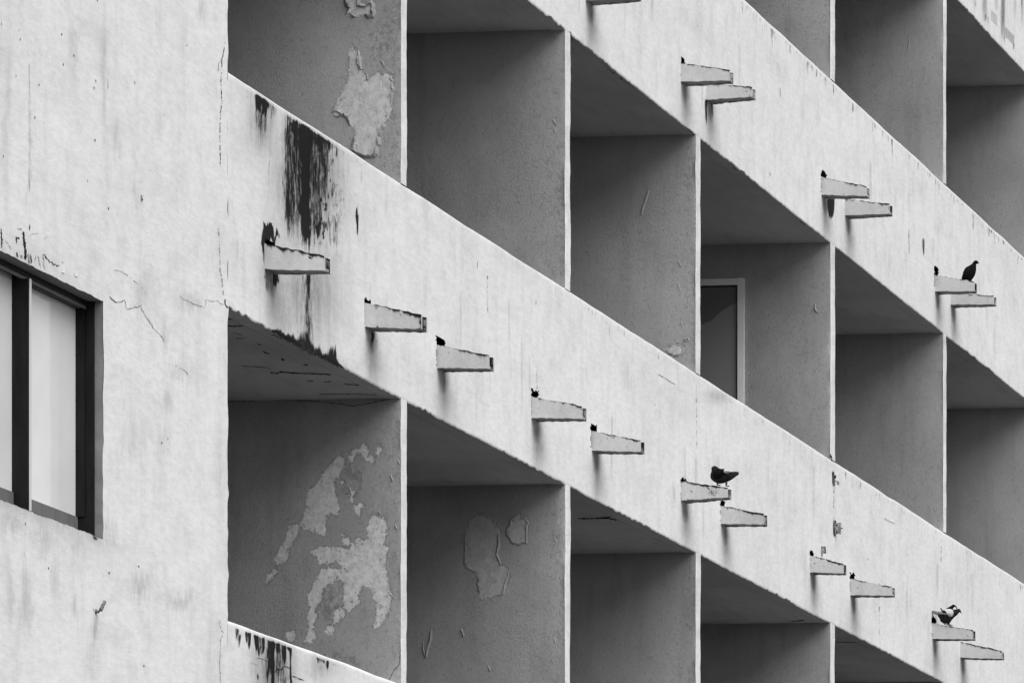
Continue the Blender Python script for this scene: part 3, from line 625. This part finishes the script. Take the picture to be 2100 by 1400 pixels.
PEEL_SOFT = {(1, 1): [Z3(q) for q in ([(1480, 430), (1540, 440), (1590, 470), (1605, 540), (1600, 600), (1590, 660), (1615, 720), (1660, 745), (1660, 790), (1640, 850), (1620, 890), (1560, 905), (1500, 915), (1485, 860), (1490, 800), (1475, 770), (1420, 740), (1410, 690), (1415, 600), (1410, 560), (1440, 480)], [(1720, 430), (1770, 480), (1760, 590), (1720, 600), (1680, 590), (1650, 530), (1680, 460)])]}
FLAKY = {(1, 0): [Z3(q) for q in ([(600, 850), (640, 820), (690, 800), (720, 820), (720, 880), (715, 960), (660, 1000), (640, 1050), (600, 1020), (560, 1020), (545, 970), (580, 930)], [(700, 190), (760, 125), (830, 150), (850, 200), (830, 240), (800, 330), (740, 340), (690, 300), (660, 225)], [(480, 1200), (700, 1200), (830, 1270), (800, 1310), (600, 1260)])],
         (2, 0): [Z5([(430, 230), (640, 230), (640, 600), (560, 560), (500, 480), (430, 420)])]}
FLAPS = {  # curled flakes of paint: spine in the photo, width in pixels
 (2, 0): [(Z5([(150, 850), (190, 835), (240, 868)]), 9), (Z5([(350, 385), (362, 450), (372, 525)]), 9), (Z5([(268, 112), (295, 100), (325, 128)]), 8), (Z5([(530, 460), (545, 500)]), 4), (Z5([(525, 545), (545, 565)]), 4), (Z5([(415, 560), (425, 605)]), 4)],
 (1, 1): [(Z3([(1605, 545), (1608, 600), (1595, 660), (1618, 720)]), 6), (Z3([(1658, 790), (1640, 840), (1632, 890)]), 6), (Z3([(1218, 1095), (1215, 1150), (1195, 1210), (1190, 1250)]), 7), (Z3([(1170, 1160), (1172, 1210), (1185, 1255)]), 4), (Z3([(1390, 1088), (1405, 1130)]), 6), (Z3([(1545, 1300), (1555, 1330)]), 5), (Z3([(1560, 910), (1578, 935)]), 4),
          (Z3([(1925, 565), (1935, 590)]), 4), (Z3([(1885, 650), (1890, 690)]), 3), (Z3([(1932, 830), (1940, 850)]), 4), (Z3([(1935, 900), (1942, 930)]), 4), (Z3([(1920, 1130), (1932, 1170)]), 4), (Z3([(1910, 1265), (1925, 1290)]), 4), (Z3([(1410, 550), (1412, 650)]), 3)],
 (1, 0): [(Z3([(1015, 345), (1012, 365)]), 5), (Z3([(1025, 120), (1035, 140)]), 4), (Z3([(985, 205), (995, 235)]), 5), (Z3([(1020, 655), (1022, 680)]), 4), (Z3([(915, 410), (925, 430)]), 4), (Z3([(985, 885), (995, 905)]), 5), (Z3([(1010, 490), (1020, 515)]), 5), (Z3([(750, 275), (760, 320)]), 5)],
 (2, 1): [(C3([(1915, 685), (1935, 715)], 450, 0, 2.8), 4), (C3([(1920, 735), (1932, 760)], 450, 0, 2.8), 3)],
 (2, 2): [([(1331, 390), (1327, 405), (1320, 425), (1316, 440)], 6), ([(1391, 535), (1397, 545)], 4), ([(1393, 590), (1397, 598)], 4), ([(1391, 580), (1394, 592)], 4), ([(1397, 660), (1401, 672)], 4)],
 (2, 3): [([(1672, 622), (1672, 634), (1677, 640)], 5)],
 (3, 4): [([(1866, 74), (1865, 90), (1862, 106)], 4)],
}
def sdf(polys, x, y):
    """signed distance in pixels, positive inside"""
    best = np.full(x.shape, -1e9)
    for pl in polys:
        ins = np.zeros(x.shape, bool); dmin = np.full(x.shape, 1e9); n = len(pl)
        for i in range(n):
            (ax, ay), (bx, by) = pl[i], pl[(i + 1) % n]
            ex, ey = bx - ax, by - ay
            t = np.clip(((x - ax) * ex + (y - ay) * ey) / (ex * ex + ey * ey + 1e-9), 0, 1)
            dmin = np.minimum(dmin, np.hypot(x - ax - t * ex, y - ay - t * ey))
            c = (ay > y) != (by > y)
            ins ^= c & (x < ex * (y - ay) / (ey if abs(ey) > 1e-9 else 1e-9) + ax)
        best = np.maximum(best, np.where(ins, dmin, -dmin))
    return best
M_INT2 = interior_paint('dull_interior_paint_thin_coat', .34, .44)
def partition(lv, i):
    """lv: parapet below the room; i: number of the wall along the row"""
    xa, xb = CAPX[i]
    z0 = TOPS[lv] - BAND_H + .16; z1 = TOPS[lv + 1] - BAND_H + .005
    zc0 = TOPS[lv] + .001                                   # the white end face shows between the parapets
    vis = lv in (1, 2, 3) and i < 6
    st = .0105 if vis and i < 3 else (.014 if vis else .1)
    Y = np.concatenate([[0.0, .006, .013], np.arange(.02, 1.45, st), [2.0]]) + D
    Z = np.concatenate([np.arange(z0, zc0, .12), np.arange(zc0, z1, st), [z1]])
    Yg, Zg = np.meshgrid(Y, Z); Yg = np.where(Zg < zc0 - .0005, np.maximum(Yg, D + .03), Yg)
    jit = (fbm(Z * 5, 0 * Z, 31 * i + lv, 4) - .5) * .6
    Xg = xa + (fbm(Yg * 2, Zg * 2, 3 * i + lv, 2) - .5) * .012 + (jit * .05)[:, None] * np.exp(-(Yg - D) / .012)
    peel = np.full(Yg.shape, -1.0)
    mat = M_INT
    if vis:
        px, py = pix(Xg, Yg, Zg)
        key = (lv, i)
        if key in PEEL: peel = np.clip(sdf(PEEL[key], px, py) / 345.0, -1, 1)
        if key in PEEL_SOFT: peel = np.clip(sdf(PEEL_SOFT[key], px, py) / 300.0, -1, 1); mat = M_INT2
    flake = np.zeros(Yg.shape)
    if vis:
        flake = {0: .9, 1: .8, 2: .6}.get(i, .3) * np.exp(-np.maximum(0, Yg - D - .05) / .10) * (.4 + .8 * vn(Yg * 4, Zg * 2.2, 5 + i)) * (1 if lv < 3 else .5)
        if key in FLAKY: flake = np.maximum(flake, ss(-6, 6, sdf(FLAKY[key], px, py)))
    m = MB(); m.grid(np.stack([Xg, Yg, Zg], -1), 0, flip=True, peel=peel, grime=flake)
    # white end face, flush with the parapets
    rows = Z[Z >= zc0 - .001]; rows = rows if len(rows) > 1 else np.array([zc0, z1])
    jr = np.interp(rows, Z, Xg[:, 0]); jb = xb + (fbm(rows * 9, 0 * rows, 57 * i + lv, 4) - .5) * .03
    cw = []
    for k, fr in enumerate((0, .10, .5, .9, 1.0)):
        yy = D - .002 + dy(jr, rows) + (.004 if fr in (0, 1.0) else 0) + (vn(rows * 5, 0 * rows + fr * 3, 8) - .5) * .003
        cw.append(np.stack([jr + (jb - jr) * fr, yy, rows], -1))
    cw = np.stack(cw, 1); px, py = pix(cw[..., 0], cw[..., 1], cw[..., 2])
    m.grid(cw, 1, grime=.12 * (vn(px * .1, py * .04, i) > .6))
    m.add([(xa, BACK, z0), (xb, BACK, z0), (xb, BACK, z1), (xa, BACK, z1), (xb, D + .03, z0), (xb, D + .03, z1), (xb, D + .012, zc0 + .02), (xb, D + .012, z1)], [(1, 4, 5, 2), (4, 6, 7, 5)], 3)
    for q, pl in enumerate(PEEL.get((lv, i), []) + PEEL_SOFT.get((lv, i), [])):     # old paint lifting along the edge of a bare patch
        pts = []
        for (ax, ay), (bx, by) in zip(pl, pl[1:] + pl[:1]):
            L = math.hypot(bx - ax, by - ay); k = max(1, int(L / 3.5)); pts += [(ax + (bx - ax) * j / k, ay + (by - ay) * j / k) for j in range(k)]
        P_ = np.array(pts); n_ = len(P_); idx = np.arange(n_)
        P_ = P_ + np.stack([vn(idx * .7, 0 * idx, 70 + q) - .5, vn(idx * .7, 0 * idx, 80 + q) - .5], 1) * 5.0
        T = np.roll(P_, -1, 0) - np.roll(P_, 1, 0); T /= np.maximum(1e-6, np.hypot(T[:, 0], T[:, 1]))[:, None]
        area = np.sum(P_[:, 0] * np.roll(P_[:, 1], -1) - np.roll(P_[:, 0], -1) * P_[:, 1])
        N = np.stack([T[:, 1], -T[:, 0]], 1) * (1 if area > 0 else -1)
        env = ss(.42, .75, vn(idx * .11, 0 * idx, 60 + q + 7 * i)); big = {(2, 0): .75, (1, 1): .32, (2, 2): .4}.get((lv, i), .12)
        lift = (.0012 + .016 * env * big) * (.6 + .6 * vn(idx * .5, 0 * idx, 51 + q)); wid = 2.0 + 7.0 * env * big
        A = on_side(P_[:, 0], P_[:, 1], xa); Bm = on_side(P_[:, 0] + N[:, 0] * wid * .5, P_[:, 1] + N[:, 1] * wid * .5, xa); B = on_side(P_[:, 0] + N[:, 0] * wid, P_[:, 1] + N[:, 1] * wid, xa)
        V = np.concatenate([np.stack([xa - lift - .001, A[0], A[1]], 1), np.stack([xa - lift * .45 - .001, Bm[0], Bm[1]], 1), np.stack([np.full(n_, xa + .004), B[0], B[1]], 1)])
        F = [(r * n_ + a, r * n_ + (a + 1) % n_, (r + 1) * n_ + (a + 1) % n_, (r + 1) * n_ + a) for r in (0, 1) for a in range(n_) if env[a] > .08 and big > .2]
        if F: m.add(V, F, 0)
    for spine, wd in FLAPS.get((lv, i), []):
        V = []; F = []; ns = len(spine)
        for a, (x, y) in enumerate(spine):
            for b, (ox, lift) in enumerate(((.4, .001), (.1, .005), (-.2, .010), (-.40, .006))):
                tp = .55 if a in (0, ns - 1) else 1
                yy, zz = on_side(x + ox * wd * tp, y, xa)
                V.append((xa - lift * (.6 + .4 * tp) * min(1, wd / 6), float(yy), float(zz)))
        F = [(a * 4 + b, a * 4 + b + 1, a * 4 + b + 5, a * 4 + b + 4) for a in range(ns - 1) for b in range(3)]
        m.add(V, F, 0)
    if (lv, i) == (1, 0):
        fs = lambda x, y: (xa - .003, *[float(q) for q in on_side(x, y, xa)])
        m.ribbon(Z3([(1030, 1095), (1040, 1180), (1035, 1290), (1000, 1330), (975, 1380)]), 1.2, fs, 2, 5)
        m.ribbon(Z3([(620, 1030), (700, 1050), (760, 1075), (830, 1060), (900, 1035)]) if False else [(470, 823), (560, 820), (640, 822), (700, 828), (725, 833), (760, 826), (800, 818)], 1.4, fs, 2, 6)
    if (lv, i) == (1, 1):
        fs = lambda x, y: (xa - .003, *[float(q) for q in on_side(x, y, xa)])
        m.ribbon([(838, 992), (920, 993), (1000, 991), (1070, 991), (1128, 990)], 1.6, fs, 2, 7)
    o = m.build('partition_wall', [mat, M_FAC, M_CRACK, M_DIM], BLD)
    return o
for lv in range(5):
    for i in range(len(CAPX)): partition(lv, i)

# ------------------------------------------------------------------ floors, ceilings, back wall, roof
for lv in range(1, 6):
    zc = TOPS[lv] - BAND_H
    c = MB()
    c.add([(X0, D + THICK - .001, zc + .004), (X_END, D + THICK - .001, zc + .004), (X_END, BACK, zc + .004), (X0, BACK, zc + .004)], [(0, 3, 2, 1)], 0)
    c.add([(X0, D + THICK, zc + .16), (X_END, D + THICK, zc + .16), (X_END, BACK, zc + .16), (X0, BACK, zc + .16)], [(0, 1, 2, 3)], 2)  # floor top coloured dark to cut bounced light
    cf = lambda x, y, z=zc + .002: (*[float(q) for q in on_level(x, y, z)], z)
    if lv == 2:
        z5 = lambda L: C3(L, 450, 450, 2.8)
        for i, (L, wd, mt) in enumerate([([(45, 610), (90, 615), (135, 610)], 2.0, 1), ([(50, 572), (75, 574)], 2.2, 1), ([(215, 712), (240, 722)], 2, 1), ([(245, 750), (265, 765), (290, 770)], 2, 1), ([(355, 800), (375, 810)], 4, 1), ([(480, 832), (510, 836)], 3.4, 1),
                ([(290, 878), (330, 885), (350, 875), (420, 882), (520, 885), (640, 890)], 2.2, 1), ([(500, 925), (540, 928)], 1.6, 1), ([(600, 935), (640, 930)], 2.6, 1), ([(570, 1003), (740, 1002), (900, 1005)], 1.2, 1), ([(710, 945), (780, 950), (850, 960)], 1.6, 1), ([(130, 842), (260, 850), (300, 860)], 1.0, 1), ([(95, 685), (150, 680)], 1.2, 1), ([(80, 650), (130, 665)], 1.0, 1)]):
            m_ = C3(L, 450, 450, 2.8); c.ribbon(m_, wd, cf, mt, 400 + i, .6, 2.0)
        for i, L in enumerate([[(1185, 1063), (1200, 1063), (1245, 1062), (1265, 1066)], [(1220, 1063), (1245, 1060), (1253, 1060)]]): c.ribbon(L, 2.4, cf, 1, 440 + i, .3)
        for i, L in enumerate([[(1622, 1273), (1640, 1272), (1650, 1271)], [(1715, 1316), (1765, 1316)]]): c.ribbon(L, 1.8, cf, 1, 450 + i, .4)
    c.build('balcony_slab', [M_CEIL, M_CRACK, M_GROUND], BLD)
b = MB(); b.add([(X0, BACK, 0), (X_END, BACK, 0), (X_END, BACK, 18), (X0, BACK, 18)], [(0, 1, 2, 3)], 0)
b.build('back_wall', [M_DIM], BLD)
r = MB(); r.box(22, X_END, D + THICK, D + 8, 18.001, 18.2); r.build('roof', [M_CEIL], BLD)
e = MB(); e.box(X_END, X_END + .2, D + .002, D + 8, 0, 18); e.build('end_wall', [M_FAC], BLD)
e = MB(); e.add([(22, D + 8, 0), (X_END, D + 8, 0), (X_END, D + 8, 18), (22, D + 8, 18)], [(0, 3, 2, 1)], 0); e.build('rear_wall', [M_FAC], BLD)

# ------------------------------------------------------------------ the door in a partition wall
def door():
    xa = CAPX[3][0]
    (y_r, zt), (y_ri, zti) = [[float(q) for q in on_side(*p, xa)] for p in ((1527, 571), (1514, 585))]
    zf = TOPS[2] - BAND_H + .165; yl = y_r + 1.05; w_ = y_ri - y_r
    f = MB()
    f.box(xa - .030, xa + .0, y_r, y_ri, zf, zt)                                  # jamb
    f.box(xa - .030, xa + .0, y_ri + .0005, yl - w_ - .0005, zti, zt - .003)      # head
    f.box(xa - .030, xa + .0, yl - w_, yl, zf, zt)
    root = f.build('door', [M_DOORF], BLD)
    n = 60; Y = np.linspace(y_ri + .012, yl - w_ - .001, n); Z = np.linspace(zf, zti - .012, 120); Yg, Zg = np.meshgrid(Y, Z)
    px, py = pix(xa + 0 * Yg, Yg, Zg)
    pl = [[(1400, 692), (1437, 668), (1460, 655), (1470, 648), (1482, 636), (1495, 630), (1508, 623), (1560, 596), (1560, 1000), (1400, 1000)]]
    l = MB(); l.grid(np.stack([xa - .006 + 0 * Yg, Yg, Zg], -1), 0, flip=True, peel=np.clip(sdf(pl, px, py) / 300, -1, 1))  # lighter zone below the painted diagonal shade edge
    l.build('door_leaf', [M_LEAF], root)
    g_ = MB(); g_.box(xa - .0045, xa - .001, y_ri, y_ri + .0115, zf, zti - .0005); g_.box(xa - .0045, xa - .001, y_ri + .012, yl - w_, zti - .0115, zti - .0005); g_.build('door_seal', [M_FRAME], root)
door()

# ------------------------------------------------------------------ small fixtures on the facade
def rod():
    P = C3([(545, 905), (560, 830), (600, 835), (660, 830), (720, 790), (755, 715), (790, 640), (830, 560), (862, 480)], 160, 1200, 15.56)
    X = float(on_front(196, 1256)[0]); pts = []
    for i, (x, y) in enumerate(P):
        Y, Z = on_side(x, y, X); pts.append((X, min(float(Y), D + .02), float(Z)))
    pts[0] = (X, D + .02, pts[1][2])
    rr = [.006, .007, .007, .008, .010, .010, .009, .009, .008]
    t_ = empty('steel_rod', (X, D, pts[0][2]), 'short rusty steel rod sticking out of the wall and bent upward, below the window', 'rod')
    m = MB(); m.tube(pts, rr, 0); m.build('bent_rod', [M_RUST], t_, True)
    m = MB(); m.tube([(X, D + .01, pts[0][2]), (X, D - .004, pts[0][2])], [.016, .013], 0); m.build('rusted_root', [M_RUST], t_, True)
rod()
def fixture(name, label, x, y, wd, ht, dep, build):
    X, Z = [float(q) for q in on_front(x, y)]
    t_ = empty(name, (X, D, Z), label, 'bracket', 'small metal fixtures left on the parapet'); build(t_, X, Z)
def clip_a(t_, X, Z):
    m = MB(); m.box(X - .02, X + .05, D - .005, D + .001, Z - .05, Z + .03); m.build('wall_plate', [M_RUST], t_)
    m = MB(); m.tube([(X, D, Z + .015), (X, D - .02, Z + .015), (X, D - .022, Z + .014)], [.011, .013, .004], 0); m.build('bolt_head', [M_FRAME], t_, True)
    m = MB(); m.tube([(X, D, Z - .012), (X, D - .03, Z - .022), (X, D - .042, Z - .026)], .004, 0); m.build('arm', [M_RUST], t_)
    m = MB(); m.box(X - .01, X + .012, D - .046, D - .030, Z - .050, Z - .026); m.build('hanging_clip', [M_STEEL], t_)
def clip_b(t_, X, Z):
    m = MB(); m.box(X - .004, X + .004, D - .040, D + .001, Z - .045, Z + .045); m.build('wall_plate', [M_STEEL], t_)
    m = MB(); m.box(X - .008, X + .02, D - .046, D - .0405, Z - .045, Z + .045); m.build('folded_lip', [M_STEEL], t_)
    for s in (-.03, .026):
        m = MB(); m.tube([(X - .002, D - .016, Z + s), (X - .010, D - .016, Z + s)], .006, 0); m.build('bolt_head', [M_FRAME], t_)
    m = MB(); m.tube([(X, D - .046, Z), (X, D - .062, Z)], .004, 0); m.build('pin', [M_FRAME], t_)
def clip_c(t_, X, Z):
    m = MB(); m.box(X - .004, X + .004, D - .036, D + .001, Z - .028, Z + .028); m.build('wall_plate', [M_RUST], t_)
    m = MB(); m.tube([(X - .004, D - .001, Z + .0), (X - .008, D - .02, Z + .002)], .004, 0); m.build('pin', [M_ALU], t_)
    m = MB(); m.box(X - .004, X + .004, D - .010, D + .001, Z - .048, Z - .0285); m.build('tab', [M_RUST], t_)
fixture('wall_bracket', 'small rusty bracket with a hanging clip, just below the parapet top near the wall joint', 1709, 981, 0, 0, 0, clip_a)
fixture('wall_bracket', 'small upright metal plate with two bolts on the mid height of the parapet', 1712.5, 1083, 0, 0, 0, clip_b)
fixture('wall_bracket', 'small square rusty plate standing just above the short dirty spout', 1684.5, 1127, 0, 0, 0, clip_c)

# ------------------------------------------------------------------ pigeons
def loft(mb, rings, X, k=.8, mats=None, seg=14, sub=4):
    """rings: pairs of outline points in the photo, on the plane at X; k = body width / body height"""
    R = []
    for (a, b) in rings:
        A = np.array(on_side(a[0], a[1], X), float); B = np.array(on_side(b[0], b[1], X), float); R.append(np.concatenate([A, B]))
    R = np.array(R); n = len(R); out = []
    for i in range(n - 1):
        p0, p1, p2, p3 = R[max(i - 1, 0)], R[i], R[i + 1], R[min(i + 2, n - 1)]
        for s in range(sub):
            u = s / sub; out.append(.5 * ((2 * p1) + (-p0 + p2) * u + (2 * p0 - 5 * p1 + 4 * p2 - p3) * u * u + (-p0 + 3 * p1 - 3 * p2 + p3) * u ** 3))
    out.append(R[-1]); out = np.array(out); m = len(out); V = []
    for q in out:
        c = (q[:2] + q[2:]) / 2; h = (q[2:] - q[:2]) / 2; rr = np.hypot(*h)
        for j in range(seg):
            an = 2 * math.pi * j / seg
            V.append((X + math.sin(an) * rr * k, c[0] + h[0] * math.cos(an), c[1] + h[1] * math.cos(an)))
    F = [(i * seg + j, (i + 1) * seg + j, (i + 1) * seg + (j + 1) % seg, i * seg + (j + 1) % seg) for i in range(m - 1) for j in range(seg)]
    mb.add(V, F, 0)
    for e in (0, m - 1):
        idx = [e * seg + j for j in range(seg)]; mb.poly([V[q] for q in idx], 0)
def wing(pts, X, off, root, mats, bars=(), bar_mat=None):
    w_ = MB(); pp = [(x, y) for x, y in pts]; c = np.mean(pp, 0); V = []; n = len(pp)
    for s, o in ((1.0, .35), (.75, .85), (.4, 1.0), (.0001, 1.05)):
        for x, y in pp:
            Y, Z = on_side(c[0] + (x - c[0]) * s, c[1] + (y - c[1]) * s, X); V.append((X - off * o, float(Y), float(Z)))
    F = [(r * n + i, r * n + (i + 1) % n, (r + 1) * n + (i + 1) % n, (r + 1) * n + i) for r in range(3) for i in range(n)]
    w_.add(V, F, 0)
    for b in bars:
        w_.ribbon(b[0], b[1], lambda x, y: (X - off * 1.10, *[float(q) for q in on_side(x, y, X)]), 1, 5, .1, 1.0)
    return w_.build('wing', [mats, bar_mat or mats], root, True)
def legs(root, X, feet, z_up):
    for (x, y), (x2, y2) in feet:
        l = MB(); a = on_side(x, y, X); b = on_side(x2, y2, X); dx = .012 if (x, y) != feet[0][0] else -.012
        l.tube([(X + dx, float(a[0]), float(a[1])), (X + dx, float(b[0]), float(b[1]))], [.008, .005], 0)
        for t_ in (-.012, 0, .012): l.tube([(X + dx, float(b[0]), float(b[1])), (X + dx + t_, float(b[0]) - .022, float(b[1]) - .002)], .003, 0)
        l.build('leg', [M_LEG], root)
def eye(root, x, y, X, off):
    e = MB(); Y, Z = [float(q) for q in on_side(x, y, X)]
    e.tube([(X - off + .002, Y, Z), (X - off - .001, Y, Z)], [.005, .003], 0); e.build('eye', [M_BEAK], root, True)
def sp_x(k): return float(on_front(SPOUTS[k][0], SPOUTS[k][2])[0])
G_P = 'pigeons perched on the spouts'
# upright black bird
o = lambda L: C3(L, 1900, 510, 10)
X1 = sp_x(16) + .085
def ring(L, f): return [tuple(f(p)) for p in L]
Y_, Z_ = on_side(1986, 575, X1)
p1 = empty('pigeon', (X1, float(Y_), float(Z_) - .03), 'upright all black pigeon looking right on an upper spout at the far right', 'pigeon', G_P)
b = MB(); loft(b, ring([[(705, 720), (735, 735)], [(712, 640), (800, 690)], [(735, 560), (910, 655)], [(762, 470), (985, 560)], [(788, 405), (1014, 470)], [(835, 368), (1021, 400)], [(890, 340), (1020, 355)], [(940, 300), (1019, 325)], [(962, 268), (1035, 312)], [(985, 247), (1060, 296)], [(1015, 236), (1063, 270)], [(1045, 248), (1058, 262)]], o), X1, .75)
b.build('body', [M_BLACKF], p1, True)
b = MB(); loft(b, ring([[(1050, 258), (1052, 303)], [(1068, 278), (1066, 304)], [(1080, 296), (1079, 306)]], o), X1, .7); b.build('beak', [M_BEAK], p1, True)
wing(o([(730, 600), (760, 480), (800, 410), (880, 360), (940, 400), (950, 500), (880, 600), (790, 660)]), X1, .050, p1, M_BLACKF)
eye(p1, 1900 + 103.5, 510 + 26.5, X1, .018)
legs(p1, X1, [(o([(860, 640)])[0], o([(862, 735)])[0]), (o([(900, 640)])[0], o([(905, 735)])[0])], 0)
# dark bird facing away
o = lambda L: C3(L, 1380, 940, 9.335)
X2 = sp_x(5) + .02
Y_, Z_ = on_side(1478, 994, X2)
p2 = empty('pigeon', (X2, float(Y_), float(Z_)), 'dark pigeon with a white rump turned left, standing on the tip of a tilted spout', 'pigeon', G_P)
b = MB(); loft(b, ring([[(742, 205), (752, 165)], [(738, 235), (800, 135)], [(734, 262), (852, 160)], [(718, 310), (900, 190)], [(728, 385), (985, 198)], [(800, 447), (1015, 225)], [(880, 478), (1060, 240)], [(975, 468), (1110, 250)], [(1070, 430), (1180, 248)], [(1155, 378), (1225, 248)], [(1215, 325), (1255, 258)], [(1238, 312), (1262, 272)]], o), X2, .72)
b.build('body', [M_DARKF], p2, True)
b = MB(); loft(b, ring([[(748, 160), (742, 200)], [(738, 180), (736, 202)], [(728, 195), (727, 200)]], o), X2 + .012, .7); b.build('beak', [M_BEAK], p2, True)
wing(o([(790, 230), (880, 195), (1010, 212), (1010, 270), (990, 340), (930, 410), (830, 410), (770, 330)]), X2, .062, p2, M_BLACKF)
wing(o([(1005, 222), (1060, 232), (1130, 248), (1110, 275), (1050, 300), (1000, 285)]), X2, .080, p2, M_WHITEF).name = 'rump'
b = MB(); loft(b, ring([[(1080, 420), (1120, 290)], [(1160, 375), (1190, 280)], [(1220, 330), (1250, 275)], [(1245, 318), (1268, 280)]], o), X2 - .015, .35); b.build('tail', [M_DARKF], p2, True)
legs(p2, X2, [(o([(860, 465)])[0], o([(857, 507)])[0]), (o([(1020, 450)])[0], o([(1008, 517)])[0])], 0)
eye(p2, 1380 + 775 / 9.335, 940 + 165 / 9.335, X2, .022)
# pale bird with dark wing bars, and the dark one behind it
o = lambda L: C3(L, 1890, 1230, 10.77)
X3 = sp_x(9) + .02
Y_, Z_ = on_side(1938, 1279, X3)
p3 = empty('pigeon', (X3, float(Y_), float(Z_)), 'pale grey pigeon with dark wing bars and dark head, leaning right on a lower spout', 'pigeon', G_P)
b = MB(); loft(b, ring([[(182, 250), (190, 232)], [(300, 300), (320, 226)], [(392, 395), (425, 218)], [(430, 478), (520, 200)], [(590, 520), (600, 194)], [(672, 430), (670, 196)], [(735, 368), (722, 204)], [(798, 312), (770, 198)], [(826, 275), (808, 186)], [(848, 262), (838, 190)], [(864, 262), (858, 212)], [(868, 255), (868, 230)]], o), X3, .7)
b.build('body', [M_DARKF], p3, True)
b = MB(); loft(b, ring([[(845, 262), (862, 232)], [(866, 284), (876, 262)], [(876, 302), (882, 294)]], o), X3, .7); b.build('beak', [M_BEAK], p3, True)
wing(o([(195, 240), (330, 222), (440, 215), (530, 200), (640, 198), (700, 222), (718, 290), (700, 350), (655, 385), (600, 350), (520, 330), (420, 318), (310, 282)]), X3, .066, p3, M_PALEF,
     [(o([(452, 188), (490, 250), (535, 305)]), 3.0), (o([(515, 235), (570, 300), (625, 385)]), 3.0)], M_BLACKF)
b = MB(); loft(b, ring([[(182, 252), (190, 236)], [(250, 285), (262, 240)], [(330, 330), (345, 250)], [(400, 370), (420, 280)]], o), X3 - .01, .4); b.build('tail', [M_PALEF], p3, True)
legs(p3, X3, [(o([(480, 480)])[0], o([(478, 508)])[0]), (o([(590, 490)])[0], o([(610, 540)])[0])], 0)
eye(p3, 1890 + 846 / 10.77, 1230 + 222 / 10.77, X3, .020)
X4 = X3 + .11
Y_, Z_ = on_side(1938, 1276, X4)
p4 = empty('pigeon', (X4, float(Y_), float(Z_) - .02), 'black pigeon half hidden behind the pale one, head bent down to preen', 'pigeon', G_P)
b = MB(); loft(b, ring([[(372, 216), (380, 208)], [(440, 330), (450, 205)], [(500, 420), (520, 195)], [(570, 430), (580, 160)], [(640, 330), (640, 125)], [(690, 196), (672, 104)], [(725, 150), (710, 90)], [(752, 150), (745, 112)], [(758, 160), (768, 130)]], o), X4, .7)
b.build('body', [M_BLACKF], p4, True)
b = MB(); loft(b, ring([[(748, 155), (772, 140)], [(765, 185), (782, 175)], [(776, 205), (782, 202)]], o), X4, .7); b.build('beak', [M_BEAK], p4, True)
wing(o([(420, 250), (520, 200), (600, 180), (640, 240), (600, 340), (500, 380)]), X4, .055, p4, M_BLACKF)
eye(p4, 1890 + 735 / 10.77, 1230 + 115 / 10.77, X4, .016)
legs(p4, X4, [(o([(520, 420)])[0], o([(520, 545)])[0]), (o([(570, 420)])[0], o([(575, 545)])[0])], 0)
